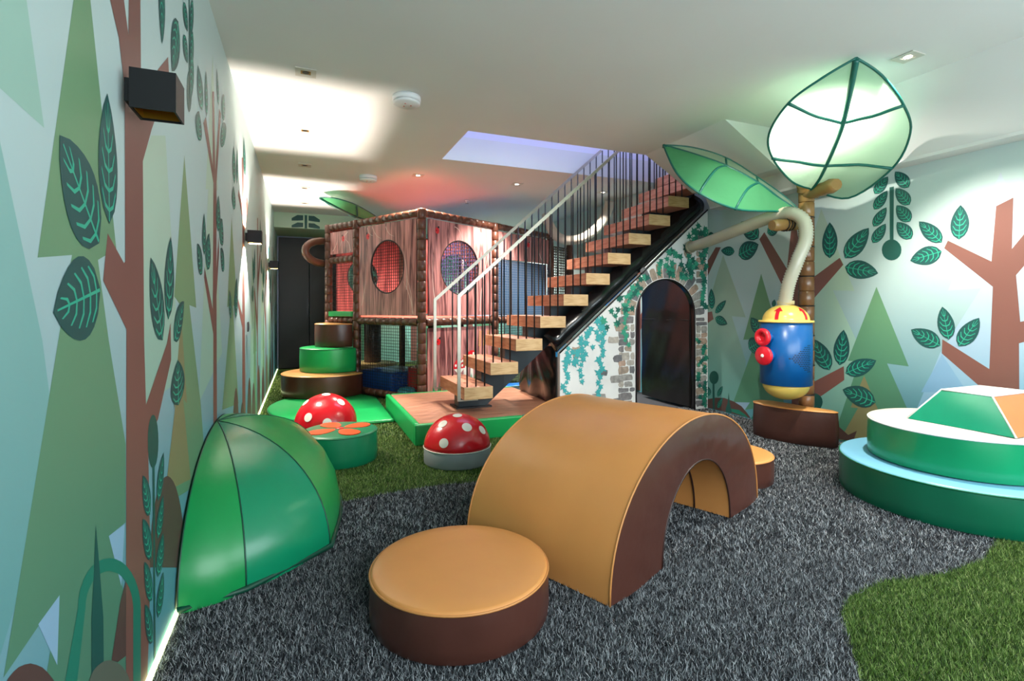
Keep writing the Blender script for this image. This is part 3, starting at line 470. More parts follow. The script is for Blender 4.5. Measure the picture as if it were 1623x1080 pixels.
# ceiling fittings
trimm = M('downlight_trim', (190,188,178), .45); darkm = M('downlight_well', (40,34,20), .5); lit = emit('downlight_lit', (255,244,225), 14); goldw = M('downlight_gold', (170,120,40), .35, .7)
def downlight(x, y, lab, on, group):
    d = thing('downlight', lab, 'ceiling light', (x, y, H), 0, group); a, b_, c = .062, .03, .022
    f = MB()
    for lo, hi in (((-a,-a),(a,-b_)), ((-a,b_),(a,a)), ((-a,-b_),(-b_,b_)), ((b_,-b_),(a,b_))): f.box((lo[0],lo[1],-.006), (hi[0],hi[1],-.0005))
    f.build('trim_plate', trimm, d)
    MB().box((-b_,-b_,-.002), (b_,b_,-.0006)).build('well', goldw if not on else trimm, d)
    MB().lathe([(c,-.0045),(c*.9,-.0025)], 12).build('bulb', lit if on else darkm, d)
for k, y in enumerate((3.52, 4.68, 5.83, 6.94, 7.95)):
    downlight(.015, y, '%s unlit square downlight of the row beside the left wall' % ('nearest','second nearest','middle','second farthest','farthest')[k], 0, 'unlit downlights in a row by the left wall')
for x, y, lab in ((3.35,1.94,'lit square downlight above the green tiered cushions at right'),(1.21,5.79,'lit downlight on the pink ceiling patch over the treehouse corner'),(2.41,5.75,'lit downlight on the ceiling left of the far handrail'),(3.62,5.73,'lit downlight seen between the stair balusters'),(1.6,9.75,'lit downlight at the back of the room behind the treehouse'),(3.2,8.6,'lit downlight at the back right behind the stairs'),(3.25,2.45,'lit downlight above the big green fabric leaf')):  # the two at the back belong to the added spots
    downlight(x, y, lab, 1, 'lit ceiling downlights')
def detector(x, y, lab):
    d = thing('smoke_detector', lab, 'detector', (x, y, H), 0, 'white ceiling detectors')
    MB().lathe([(.0,-.0005),(.098,-.0005),(.100,-.03),(.090,-.034),(.0,-.034)], 28).build('base', white_m, d)
    MB().lathe([(0,-.0345),(.080,-.0345),(.080,-.040),(0,-.040)], 24).build('gap_ring', darkm, d)
    MB().lathe([(0,-.0405),(.095,-.0405),(.096,-.050),(.085,-.058),(0,-.060)], 28).build('cap', white_m, d)
    for i in range(3): MB().lathe([(.0,-.0622),(.006,-.0622),(.006,-.0595),(0,-.0595)], 8, (.03*math.cos(i*2.1), .03*math.sin(i*2.1), 0)).build('indicator', M('detector_led', (210,120,110), .4), d)
detector(.683, 3.66, 'large round white smoke detector on the ceiling near the front')
detector(.69, 6.05, 'small round smoke detector at the edge of the pink ceiling patch')
sp = thing('sprinkler_head', 'small pale sprinkler head on the ceiling above the treehouse', 'sprinkler', (2.13, 6.9, H))
MB().lathe([(0,-.0005),(.035,-.0005),(.03,-.012),(.012,-.014),(.012,-.04),(0,-.04)], 14).build('body', white_m, sp)
MB().lathe([(0,-.0405),(.025,-.0405),(.025,-.046),(0,-.046)], 14).build('deflector', M('sprinkler_steel', (170,170,172), .3, .8), sp)

# ------------------------------------------------------------------ carpet turf: base sheets and pile
green_left = [(XL,2.98),(.0,3.02),(.163,3.042),(.338,3.074),(.6,3.10),(.8,3.115),(1.03,3.07),(1.25,3.12),(1.45,3.35),(1.62,3.7),(1.75,4.0),(2.3,4.05),(2.3,5.5),(XR,5.6),(XR,YB),(XL,YB)]
green_front = [(1.2,.4),(1.519,1.005),(1.683,1.155),(1.798,1.261),(1.922,1.319),(2.163,1.343),(2.466,1.285),(2.762,1.294),(3.073,1.386),(3.4,1.5),(XR,1.6),(XR,.2)]
def inside(x, y, poly):
    r = np.zeros(len(x), bool)
    for i in range(len(poly)):
        x0, y0 = poly[i]; x1, y1 = poly[(i+1) % len(poly)]
        if y0 == y1: continue
        c = (y0 > y) != (y1 > y); r ^= c & (x < (x1-x0)*(y-y0)/(y1-y0)+x0)
    return r
grey_base = M('grey_turf_backing', (44,47,54), .9, 0, .3, 60); green_base = M('green_turf_backing', (40,62,26), .9, 0, .3, 60)
tag(MB().flat([(XL,YF,-.011),(XR,YF,-.011),(XR,5.6,-.011),(XL,5.6,-.011)]).build('grey_carpet', grey_base, recalc=False), 'charcoal grey turf carpet over the middle of the floor', 'carpet', kind='stuff')
for poly, lab in ((green_left, 'green artificial grass round the platform and mushrooms'), (green_front, 'green artificial grass in the bottom right corner')):
    z = -.0095
    o = MB().flat([(x, y, z) for x, y in poly]).build('artificial_grass', green_base, recalc=False); tag(o, lab, 'grass', kind='stuff')
def pile(name, mats, probs, regions, keep, parent):
    """one triangle per strand, leaning every way"""
    V = []; MI = []
    for (x0, x1, y0, y1, d0, d1, dens, w, l) in regions:
        n = int((x1-x0)*(y1-y0)*dens); x = RNG.uniform(x0, x1, n); y = RNG.uniform(y0, y1, n)
        D = x*math.sin(YAW)+y*math.cos(YAW); k = (D >= d0) & (D < d1) & keep(x, y); x = x[k]; y = y[k]; n = len(x)
        a = RNG.uniform(0, 2*PI, n); b = RNG.uniform(0, 2*PI, n); ln = l*RNG.uniform(.6, 1.25, n); lean = RNG.uniform(.2, 1.0, n)
        p = np.stack([x, y, np.full(n, -.010)], 1); wv = np.stack([np.cos(a), np.sin(a), np.zeros(n)], 1)*w/2
        tip = p+np.stack([np.cos(b)*lean*ln, np.sin(b)*lean*ln, ln*np.sqrt(1.1-lean**2)], 1)
        V.append(np.stack([p-wv, p+wv, tip], 1).reshape(-1, 3)); MI.append(RNG.choice(len(mats), n, p=probs))
    V = np.concatenate(V); MI = np.concatenate(MI).astype(np.int32); n = len(MI)
    me = bpy.data.meshes.new(name); me.vertices.add(3*n); me.vertices.foreach_set('co', V.ravel()); me.loops.add(3*n); me.polygons.add(n)
    me.loops.foreach_set('vertex_index', np.arange(3*n, dtype=np.int32)); me.polygons.foreach_set('loop_start', np.arange(0, 3*n, 3, dtype=np.int32)); me.polygons.foreach_set('loop_total', np.full(n, 3, np.int32))
    for m in mats: me.materials.append(m)
    me.polygons.foreach_set('material_index', MI); me.update(calc_edges=True)
    o = place(name, me, parent); o['kind'] = 'stuff'; return o
def strand(name, c): return M(name, c, .6, 0, 0, spec=.3)
objs = [o for o in bpy.data.objects if o.name.startswith('artificial_grass')]
grey = bpy.data.objects['grey_carpet']
pile('grey_pile', [strand('pile_black', (34,36,40)), strand('pile_grey', (94,98,103)), strand('pile_light', (190,194,198))], [.40,.34,.26],
    [(XL,XR,.3,3.2,1.3,2.3,70000,.0030,.020), (XL,XR,.3,4.4,2.3,3.6,32000,.0045,.020), (XL,XR,.8,4.5,3.6,6,18000,.006,.018)], lambda x, y: ~inside(x, y, green_left) & ~inside(x, y, green_front), grey)
gm = [strand('grass_dark', (50,76,30)), strand('grass_mid', (98,130,56)), strand('grass_light', (152,172,104))]
pile('grass_pile', gm, [.4,.42,.18], [(1.2,XR,.4,1.65,1.3,3,70000,.0030,.022)], lambda x, y: inside(x, y, green_front), objs[1])
pile('grass_pile', gm, [.4,.42,.18], [(XL,2.0,2.9,4.8,2.6,4.4,30000,.0045,.022), (XL,2.0,3.5,9.9,4.4,10,10000,.008,.022)], lambda x, y: inside(x, y, green_left), objs[0])
# ------------------------------------------------------------------ soft play blocks in the foreground
mustard = vinyl('mustard_vinyl', (222,150,84), .34, .15, 4, .05); brown = vinyl('brown_vinyl', (80,46,38), .30, .14, 7, .08, .6)
mustard_p = M('mustard_piping', (206,138,76), .4); brown_p = M('brown_piping', (52,30,26), .4)
# arch (tunnel bridge)
AX = math.atan2(.593, 1.378)
t = thing('tunnel_arch', 'mustard and brown padded tunnel arch in the middle of the grey carpet', 'play block', (1.729, 1.897, 0), AX)
HT, RO, DEP = .585, .75, .80; RI, HI = .36, .375
def arc(rx, hz, n, e=1.0):
    return [(-rx*math.cos(PI*i/n), hz*math.sin(PI*i/n)**e) for i in range(n+1)]
oc, ic = arc(RO, HT, 44, .92), arc(RI, HI, 30, .95)
rnd = random.Random(3)
rows = []
for j in range(17):
    v = j/16*DEP; row = []
    for i, (x, z) in enumerate(oc):
        k = .004*math.sin(PI*j/16)*(math.sin(i*.55+j*.35)+.7*math.sin(i*.21-j*.6))
        row.append((x*(1+k), v, z*(1+k)))
    rows.append(row)
MB().grid(rows).build('outer_cover', mustard, t)
MB().grid([[(x, v, z) for x, z in ic] for v in (0, DEP*.22, DEP*.26, DEP)]).build('inner_lining', mustard, t)
def arch_end(v, sgn):
    ro = arc(RO, HT, 40, .92); ri = arc(RI, HI, 40, .95); rr = []
    for k in range(7):
        f = k/6; row = []
        for i in range(41):
            pf = .012*math.sin(PI*f)+.0035*math.sin(i*1.9+k)*math.sin(PI*f)
            row.append((ro[i][0]*(1-f)+ri[i][0]*f, v+sgn*pf, ro[i][1]*(1-f)+ri[i][1]*f))
        rr.append(row)
    return MB().grid(rr).build('end_panel', brown, t)
arch_end(0, -1); arch_end(DEP, 1)
for v in (0, DEP):
    MB().tube([(x, v, z) for x, z in oc], .0045, 5).build('piping', mustard_p, t)
    MB().tube([(x, v, z) for x, z in ic], .0045, 5).build('piping', brown_p, t)
MB().tube([(x*.995, DEP*.24, z*.995) for x, z in ic], .005, 5).build('lining_seam', brown_p, t)
for s in (-1, 1): MB().box((min(s*RI, s*RO)+.002, .003, 0), (max(s*RI, s*RO)-.002, DEP-.003, .004)).build('foot_base', brown_p, t)
# disc stools
def disc(name, x, y, r, h, sm, tm, pm, lab, cat='stool', group=None, seed=0):
    d = thing(name, lab, cat, (x, y, 0), 0, group); cushion(d, circle(r, 72), 0, h, sm, tm, pm, seed=seed); return d
disc('disc_stool', .535, 1.815, .322, .165, brown, mustard, mustard_p, 'large round brown stool with mustard top in front of the arch', group='round brown and mustard stools', seed=1)
disc('disc_stool', 2.565, 2.55, .262, .165, brown, mustard, mustard_p, 'round brown stool half hidden behind the right leg of the arch', group='round brown and mustard stools', seed=2)
# flower stool
gv = vinyl('green_vinyl', (16,140,88), .32, .08, 4, .06, .5); gv_p = M('green_piping', (12,110,72), .4); dgv = vinyl('deep_green_vinyl', (14,122,82), .34, .08, 4, .06)
orange = vinyl('orange_vinyl', (236,92,48), .35, .05, 4, .05)
f = disc('flower_stool', .245, 3.896, .26, .216, dgv, dgv, gv_p, 'round green stool with an orange four petal flower on top', seed=5)
for k in range(4):
    a = k*PI/2+.38; d = Vector((math.cos(a), math.sin(a))); n = Vector((-d.y, d.x)); pts = []
    for i in range(16):
        th = 2*PI*i/16; q = d*(.135+.098*math.cos(th))+n*(.068*math.sin(th)*(1+.25*math.cos(th))); pts.append(q)
    MB().prism(pts, lambda x, y: (x, y, .2185+.0), lambda x, y: (x, y, .2245)).build('petal', orange, f)
MB().lathe([(0,.219),(.03,.219),(.028,.227),(0,.229)], 18).build('flower_centre', M('flower_centre_red', (196,52,40), .4), f)
# toadstools
redv = vinyl('toadstool_red', (206,22,34), .22, .22, 7, .05, .6); greyv = vinyl('toadstool_grey', (128,136,138), .45, .05, 5); creamv = vinyl('toadstool_cream', (186,180,166), .45, .05, 5)
spotm = M('toadstool_spot_white', (232,228,216), .4)
def toadstool(x, y, r, hs, ht, sm, lab, spots):
    t = thing('toadstool_dome', lab, 'play block', (x, y, 0), 0, 'red and white toadstool domes')
    MB().lathe([(r*.985,0),(r,.01),(r,hs-.006),(r*.98,hs)], 48).build('stem_band', sm, t)
    hd = ht-hs; prof = [(r*1.0*math.cos(a), hs+hd*math.sin(a)) for a in [PI/2*i/14 for i in range(14)]]+[(0, ht)]
    b = MB().lathe(prof, 56)
    vv = []
    for px, py, pz in b.v:
        a = math.atan2(py, px); e = (pz-hs)/hd
        k = 1+.008*math.cos(8*a)*(1-e)+.005*math.sin(21*a+6*e)*max(0, 1-abs(e-.35)*2.2); vv.append((px*k, py*k, pz))
    b.v = vv; b.build('cap', redv, t)
    MB().tube([(r*1.002*math.cos(2*PI*i/48), r*1.002*math.sin(2*PI*i/48), hs) for i in range(48)], .004, 5, True).build('piping', spotm, t)
    for az, el, sr in spots:
        az = math.radians(az); el = math.radians(el); b = MB(); cen = None; ring = []
        nrm = Vector((math.cos(el)*math.cos(az), math.cos(el)*math.sin(az), math.sin(el))); u = Vector((-math.sin(az), math.cos(az), 0)); w = nrm.cross(u)
        rows = []
        for kk in (0.02, .5, 1):
            row = []
            for i in range(20):
                q = (nrm+(u*math.cos(2*PI*i/20)+w*math.sin(2*PI*i/20))*(sr*kk/r)).normalized(); fl_ = 1.012
                row.append((q.x*r*fl_, q.y*r*fl_, hs+max(.002, q.z)*hd*fl_))
            row.append(row[0]); rows.append(row)
        b.grid(rows).build('spot', spotm, t)
toadstool(1.024, 3.545, .238, .112, .335, greyv, 'red toadstool dome with grey base in front of the wooden platform', ((-106,80,.034),(-150,52,.034),(-83,46,.036),(-130,18,.034),(-45,34,.034),(30,30,.034),(90,40,.034)))
toadstool(.174, 4.50, .245, .13, .385, creamv, 'red toadstool dome behind the orange flower stool', ((-90,82,.034),(-170,50,.032),(-45,50,.034),(-128,24,.034),(-90,14,.034),(20,20,.034),(110,40,.034)))
# green half dome against the left wall
t = thing('half_dome', 'big green vinyl half dome leaning against the left mural wall', 'play block', (XL, 3.06, 0))
HD = .505
base = [(.012,-.91),(.223,-.84),(.54,-.585),(.54,.585),(.223,.84),(.012,.91)]
def gore(p, q, name, m, bulge=.02, n=10):
    rows = []
    for i in range(17):
        a = PI/2*i/16; row = []
        for j in range(n+1):
            g = j/n; bx = p[0]*(1-g)+q[0]*g; by = p[1]*(1-g)+q[1]*g; L = math.hypot(bx, by)
            k = 1+bulge*math.sin(PI*g)/max(.5, L)*.9; s = math.cos(a)**.92; z = HD*math.sin(a)**.93
            wr_ = 1+(.012*math.sin(i*3.1+j*.5)*(1-g)*math.sin(PI*min(1, g*3+.05)) if name == 'gore' and p[1] < -.9 else .005*math.sin(i*2.2+j*.7)*math.sin(PI*g))
            row.append((.012+(bx-.012)*k*s*wr_, by*k*s*wr_, max(.0, z)))
        rows.append(row)
    return MB().grid(rows).build(name, m, t)
gA = vinyl('dome_green_bright', (14,146,76), .30, .16, 5, .06, .55); gB = vinyl('dome_green_teal', (10,138,96), .26, .10, 4, .05, .6); gC = vinyl('dome_green_light', (24,160,84), .3, .12, 4, .05, .5)
for i in range(5): gore(base[i], base[i+1], 'gore', (gA, gB, gC, gB, gA)[i], .09 if i == 2 else .02, 20 if i == 2 else 10)
seam = M('dome_seam', (10,74,56), .45)
for i in range(1, 5):
    p = base[i]; MB().tube([(.012+(p[0]-.012)*math.cos(a)**.92, p[1]*math.cos(a)**.92, HD*math.sin(a)**.93) for a in [PI/2*k/16 for k in range(17)]], .0035, 5).build('seam', seam, t)
edge = [(.008, -.91*math.cos(a)**.92, HD*math.sin(a)**.93) for a in [PI/2*k/16 for k in range(17)]]; edge += [(x, -y, z) for x, y, z in edge[-2::-1]]
b = MB(); b.grid([[(x+.0, y, z) for x, y, z in edge], [(x+.03, y*.992, z*.992) for x, y, z in edge]]).build('edge_band', seam, t)
MB().flat([(.003, y, z) for x, y, z in edge]).build('back_panel', seam, t)
q = [(.008,-.912)]+[(p[0]*1.012, p[1]*1.006) for p in base[1:3]]+[(.54*(1+.09/.54*.9*math.sin(PI*k/8)), -.585+1.17*k/8) for k in range(1, 8)]+[(p[0]*1.012, p[1]*1.006) for p in base[3:5]]+[(.008,.912)]
MB().tube([(x, y, .012) for x, y in q], .012, 6).build('hem', seam, t)

# ------------------------------------------------------------------ tiered cushions under the right wall
cv_ = vinyl('cushion_green', (14,150,98), .3, .06, 3, .05, .5); cd = vinyl('cushion_deep_green', (10,104,74), .3, .06, 3, .05, .5)
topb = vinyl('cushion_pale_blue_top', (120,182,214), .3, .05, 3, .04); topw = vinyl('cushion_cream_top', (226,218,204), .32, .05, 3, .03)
oran = vinyl('cushion_orange_brown', (190,112,62), .34, .06, 4, .08); pw = M('cushion_white_piping', (220,226,224), .4)
a = thing('tier_cushion', 'lowest wide green round cushion with pale blue top by the right wall', 'cushion', (3.49, 1.75, 0), 0, 'tiered green cushions')
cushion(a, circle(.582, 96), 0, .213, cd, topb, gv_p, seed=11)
a = thing('tier_cushion', 'middle green round cushion with cream top on the pale blue tier', 'cushion', (3.50, 1.75, .2205), 0, 'tiered green cushions')
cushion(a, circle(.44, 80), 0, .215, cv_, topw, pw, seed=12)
a = thing('hill_block', 'green and orange sloped hill block on top of the cream cushion', 'play block', (3.62, 1.68, .442), 0)
lo = [(-.31,-.26),(.30,-.26),(.30,.24),(-.31,.24)]; hi = [(-.17,-.10),(.22,-.10),(.22,.14),(-.17,.14)]; zt = .175
def side(i, m, nm):
    j = (i+1) % 4; rows = []
    for k in range(6):
        f = k/5; P0 = Vector((*lo[i], 0)).lerp(Vector((*hi[i], zt)), f); P1 = Vector((*lo[j], 0)).lerp(Vector((*hi[j], zt)), f)
        nrm = Vector(((P1-P0).y, -(P1-P0).x, .1)).normalized()
        rows.append([P0.lerp(P1, g/8)+nrm*.010*math.sin(PI*f)*math.sin(PI*g/8) for g in range(9)])
    MB().grid(rows).build(nm, m, a)
side(3, vinyl('hill_teal_green', (8,124,94), .3, .06, 3, .05), 'green_slope'); side(0, oran, 'orange_slope'); side(1, cv_, 'green_slope'); side(2, oran, 'orange_slope')
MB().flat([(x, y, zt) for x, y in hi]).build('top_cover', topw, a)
MB().flat([(x, y, .0) for x, y in lo[::-1]]).build('base_cover', cd, a)
for i in range(4):
    MB().tube([(*lo[i], .002), (*hi[i], zt)], .005, 5).tube([(*hi[i], zt), (*hi[(i+1) % 4], zt)], .005, 5).build('piping', pw, a)

# ------------------------------------------------------------------ bench under the ball tank, palm, tank, hose
bench = thing('leaf_bench', 'dark brown leaf shaped bench with tan top under the blue tank', 'bench', (0,0,0))
ol = [(3.60,3.30),(3.585,3.18),(3.61,3.05),(3.665,2.92),(3.74,2.81),(3.82,2.735),(3.865,2.735),(3.885,2.78),(3.87,2.88),(3.835,2.97),(3.825,3.06),(3.82,3.16),(3.79,3.28),(3.72,3.35),(3.65,3.35)]
bt = wood('bench_tan_top', (206,152,84), (176,120,62), (1,1,1), .4, 5, 6, .03)
cushion(bench, ol, 0, .285, vinyl('bench_brown', (70,42,36), .36, .2, 6, .1), bt, mustard_p, wob=.004, seed=21)

palm = thing('palm_post', 'padded brown palm trunk post by the right mural behind the blue tank', 'post', (3.90, 3.035, 0))
pb = vinyl('palm_brown', (122,84,52), .24, .12, 10, .12, .6); po = vinyl('palm_golden', (150,116,68), .26, .25, 12, .12, .6)
MB().lathe([(.04,0),(.04,2.11)], 12).build('core_pole', brown_p, palm)
sl = MB().lathe([(.054,0),(.0600,.004),(.0605,.06),(.0600,.117),(.054,.121)], 16).mesh('bark_sleeve', pb)
slg = MB().lathe([(.054,0),(.0600,.004),(.0605,.06),(.0600,.117),(.054,.121)], 16).mesh('bark_sleeve_golden', po)
for k in range(17): place('bark_sleeve', sl if k < 15 else slg, palm, 0, (0,0,.006+k*.123))
for k in range(1, 17, 2): MB().lathe([(.062,-.004),(.064,0),(.062,.004)], 16, (0,0,k*.123+.002)).build('binding_strap', M('black_strap', (24,22,22), .4), palm)
def stub(p0, p1, r, m, nm='branch_stub'):
    P0 = Vector(p0)-palm.location; P1 = Vector(p1)-palm.location; d = P1-P0; pts = [P0+d*(i/12) for i in range(13)]
    return MB().tube(pts, lambda i: r*(1.0+.06*math.sin(i*2.1)) * (.8 if i in (0, 12) else 1), 10).build(nm, m, palm)
stub((3.90,3.04,2.045), (3.80,2.70,2.045), .056, po); stub((3.885,3.03,2.06), (3.80,2.99,2.235), .062, po); stub((3.89,3.035,1.80), (3.53,3.055,1.765), .05, po)
b = MB()
for i in range(3): b.tube([(Vector((3.72-.03*i, 3.045+.002*i, 1.785-.003*i))-palm.location)+Vector((.0, .054*math.cos(a), .054*math.sin(a))) for a in [2*PI*k/12 for k in range(12)]], .005, 5, True)
b.build('binding_strap', M('black_strap', (24,22,22), .4), palm)

gcloth = fabric('leaf_fabric_pale', (190,222,196), .7); gcloth2 = fabric('leaf_fabric_green', (96,176,124), .5); rib = vinyl('leaf_rib_teal', (8,96,84), .35, .1, 20)
def canopy(lab, st, ribs, mats, name='leaf_canopy'):
    """stations of (left, mid, right) points from base to tip"""
    t = thing(name, lab, 'canopy', st[0][1], 0, 'fabric leaf canopies'); O = Vector(st[0][1])
    def spl(P, n=6):
        P = [Vector(p) for p in P]; out = []
        for i in range(len(P)-1):
            p0, p1, p2, p3 = P[max(i-1,0)], P[i], P[i+1], P[min(i+2,len(P)-1)]
            for k in range(n):
                u = k/n; out.append(.5*((2*p1)+(p2-p0)*u+(2*p0-5*p1+4*p2-p3)*u*u+(3*p1-p0-3*p2+p3)*u**3))
        return out+[P[-1]]
    Lc, Mc, Rc = (spl([s[i] for s in st]) for i in range(3))
    half = {}
    for nm, E in (('left', Lc), ('right', Rc)):
        rows = []
        for i in range(len(Mc)):
            row = []
            for j in range(9):
                g = j/8; p = Mc[i].lerp(E[i], g); d = E[i]-Mc[i]; p = Mc[i]+Vector((d.x*g, d.y*g, d.z*g**1.8))
                row.append(p+Vector((0,0,.004*math.sin(i*1.3+j*1.1)*math.sin(PI*g))) - O)
            rows.append(row)
        half[nm] = rows
        MB().grid(rows).build('cloth_half', mats[0] if nm == 'left' else mats[1], t)
        MB().tube([p-O for p in E], .008, 6).build('edge_hem', rib, t)
    MB().tube([p-O-Vector((0,0,.008)) for p in Mc], lambda i: .010+.009*i/len(Mc), 7).build('midrib', rib, t)
    for k in ribs:
        i = k*6; MB().tube([p-Vector((0,0,.006)) for p in half['left'][i][::-1]]+[p-Vector((0,0,.006)) for p in half['right'][i][1:]], .011, 6).build('cross_rib', rib, t)
    return t
L1 = [[(3.816, 2.925, 2.057), (3.816, 2.925, 2.057), (3.816, 2.925, 2.057)], [(3.537, 2.877, 2.082), (3.761, 2.818, 2.109), (3.948, 2.709, 1.953)], [(3.157, 2.729, 2.187), (3.67, 2.693, 2.176), (3.926, 2.373, 2.103)], [(2.951, 2.576, 2.287), (3.524, 2.515, 2.269), (3.78, 2.173, 2.275)], [(2.899, 2.381, 2.418), (3.369, 2.351, 2.346), (3.519, 2.063, 2.382)], [(2.952, 2.187, 2.509), (3.169, 2.163, 2.469), (3.247, 2.023, 2.503)], [(3.042, 2.042, 2.581), (3.042, 2.042, 2.581), (3.042, 2.042, 2.581)]]
L2 = [[(3.848, 3.052, 1.902), (3.848, 3.052, 1.902), (3.848, 3.052, 1.902)], [(3.57, 3.08, 1.887), (3.691, 3.116, 2.013), (3.8, 3.158, 2.041)], [(3.126, 3.045, 1.869), (3.481, 3.137, 2.125), (3.576, 3.25, 2.213)], [(2.83, 3.112, 1.982), (3.22, 3.222, 2.26), (3.332, 3.349, 2.374)], [(2.768, 3.298, 2.177), (3.037, 3.383, 2.377), (3.088, 3.471, 2.466)], [(2.866, 3.583, 2.494), (2.866, 3.583, 2.494), (2.866, 3.583, 2.494)]]
L3 = [[(1.25, 7.75, 2.2), (1.25, 7.75, 2.2), (1.25, 7.75, 2.2)], [(1.0, 7.35, 2.33), (1.05, 7.65, 2.3), (0.9, 7.95, 2.36)], [(0.65, 7.0, 2.44), (0.7, 7.4, 2.36), (0.6, 7.75, 2.46)], [(0.38, 6.95, 2.5), (0.42, 7.25, 2.45), (0.36, 7.5, 2.5)], [(0.2, 7.12, 2.53), (0.2, 7.12, 2.53), (0.2, 7.12, 2.53)]]
canopy('large pale green fabric leaf canopy spread over the palm post', L1, (2, 4), (gcloth, gcloth))
canopy('smaller green fabric leaf canopy drooping beside the stair top', L2, (2, 3), (gcloth2, gcloth))
canopy('far green fabric leaf canopy over the back of the treehouse', L3, (2,), (gcloth2, gcloth))


tank = thing('ball_tank', 'blue drum with yellow domes and red nozzles hanging over the brown bench', 'play tank', (3.62, 3.0, 0), 0)
blue = M('tank_blue', (4,84,150), .28, 0, .03, 3, spec=.6); yel = M('tank_yellow', (238,206,104), .22, 0, .03, 3, spec=.6); redp = M('tank_red', (206,26,44), .3)
R_ = .19
MB().lathe([(R_*.96,.478),(R_,.482),(R_,.972),(R_*.96,.976)], 56).build('drum', blue, tank)
MB().lathe([(0,.352)]+[(.172*math.sin(a), .478-.125*math.cos(a)) for a in [PI/2*i/10 for i in range(1, 11)]], 40).build('bottom_bowl', yel, tank)
MB().lathe([(.2,.977),(.203,.983),(.2,.992),(.172,.994)]+[(.172*math.cos(a), .994+.128*math.sin(a)) for a in [PI/2*i/10 for i in range(1, 10)]]+[(.05,1.1215)], 48).build('top_dome', yel, tank)
MB().lathe([(.062,1.119),(.064,1.15),(.058,1.152)], 24).build('hose_collar', M('hose_collar', (214,196,150), .4), tank)
def radial(n, z, prof, nm, m, k=24, par=None):
    """lathe standing out of the drum along direction n"""
    d = Vector((n[0], n[1], 0)).normalized(); mt = Matrix.Translation((d.x*(R_-.01), d.y*(R_-.01), z)) @ d.to_track_quat('Z', 'Y').to_matrix().to_4x4()
    return MB().lathe(prof, k, mat=mt).build(nm, m, par or tank)
nd = (-.97, .0)
noz = radial(nd, .862, [(.045,0),(.045,.06)], 'nozzle_tube', blue); radial(nd, .862, [(.036,.058),(.066,.058),(.070,.066),(.070,.084),(.060,.094),(.045,.094),(.038,.088),(.036,.062)], 'nozzle_ring', redp, par=noz)
radial(nd, .862, [(0,.0605),(.036,.0605)], 'nozzle_bore', M('nozzle_dark', (60,10,20), .5), par=noz)
nd2 = (-.985, -.05)
but = radial(nd2, .716, [(.05,0),(.05,.06)], 'button_tube', blue); radial(nd2, .716, [(0,.0602),(.070,.0602),(.075,.068),(.075,.084),(.066,.092),(0,.092)], 'button_ring', redp, par=but); radial(nd2, .716, [(0,.0925),(.014,.0925),(.012,.098),(0,.099)], 'button_lamp', M('button_white', (236,240,230), .3), par=but)
b = MB(); ca = math.atan2(-.80, -.40)
for rw in range(15):
    n = 9-abs(rw-7); z = .80-rw*.0145
    for i in range(n):
        a = ca+.62-(i+(.5 if rw % 2 else 0))*.105+.0; 
        for q in (0,):
            p = [(math.cos(a+da)*(R_+.0006), math.sin(a+da)*(R_+.0006), z+dz) for da, dz in ((-.038,-.0034),(.038,-.0034),(.038,.0034),(-.038,.0034))]; b.flat(p)
b.build('speaker_slots', M('slot_dark', (4,14,26), .6), tank, recalc=False)['kind'] = 'stuff'
for a0 in (math.atan2(-.30,-.95), math.atan2(-.95,.10)):     # red arrows on the dome
    pts = [(-.09,.10),(.09,.10),(.09,.62),(.22,.62),(0,.98),(-.22,.62),(-.09,.62)]; b = MB(); rows = []
    def dm(u, e): a = a0+u*(1.0/(max(.35, math.cos(e))))*.9; rr = .1735; return (rr*math.cos(e)*math.cos(a), rr*math.cos(e)*math.sin(a), .994+.1300*math.sin(e)+.0005)
    b.grid([[dm(u, e) for u in (-.09,-.03,.03,.09)] for e in (.06,.2,.34,.48,.60)]); b.grid([[dm(u*(1-f), .60+f*.34) for u in (-.22,-.1,0,.1,.22)] for f in (0,.33,.66,.98)])
    b.build('printed_arrow', redp, tank, recalc=False)
MB().bar((.186,.02,.72), (.222,.024,.72), .05, .1).build('bracket', M('bracket_grey', (70,72,76), .4, .6), tank)
HOSE = [(3.609, 3.005, 1.105), (3.593, 2.951, 1.287), (3.622, 2.896, 1.47), (3.683, 2.871, 1.644), (3.7, 2.907, 1.796), (3.677, 3.014, 1.868), (3.671, 3.211, 1.858), (3.689, 3.571, 1.807), (3.745, 4.012, 1.752), (3.782, 4.289, 1.733)]
hp = [Vector(p) for p in HOSE]; 
def cr(P, n):
    out = []
    for i in range(len(P)-1):
        p0, p1, p2, p3 = P[max(i-1,0)], P[i], P[i+1], P[min(i+2,len(P)-1)]
        for k in range(n):
            u = k/n; out.append(.5*((2*p1)+(p2-p0)*u+(2*p0-5*p1+4*p2-p3)*u*u+(3*p1-p0-3*p2+p3)*u**3))
    return out+[P[-1]]
path = cr(hp, 60); Ls = [0]
for i in range(1, len(path)): Ls.append(Ls[-1]+(path[i]-path[i-1]).length)
n = int(Ls[-1]/.0105); pp = []; j = 0
for k in range(n+1):
    s = Ls[-1]*k/n
    while j < len(Ls)-2 and Ls[j+1] < s: j += 1
    u = (s-Ls[j])/max(1e-9, Ls[j+1]-Ls[j]); pp.append(path[j].lerp(path[j+1], u))
hm = M('hose_clear_beige', (216,212,188), .25, 0, .06, 4, spec=.6)
hm.node_tree.nodes['Principled BSDF'].inputs['Transmission Weight'].default_value = .08
h_ = thing('hose', 'ribbed beige hose curving from the blue tank to the castle wall', 'hose', tuple(hp[0]))
MB().tube([p-hp[0] for p in pp], lambda i: .054 if i % 2 else .0455, 18).build('hose_tube', hm, h_)
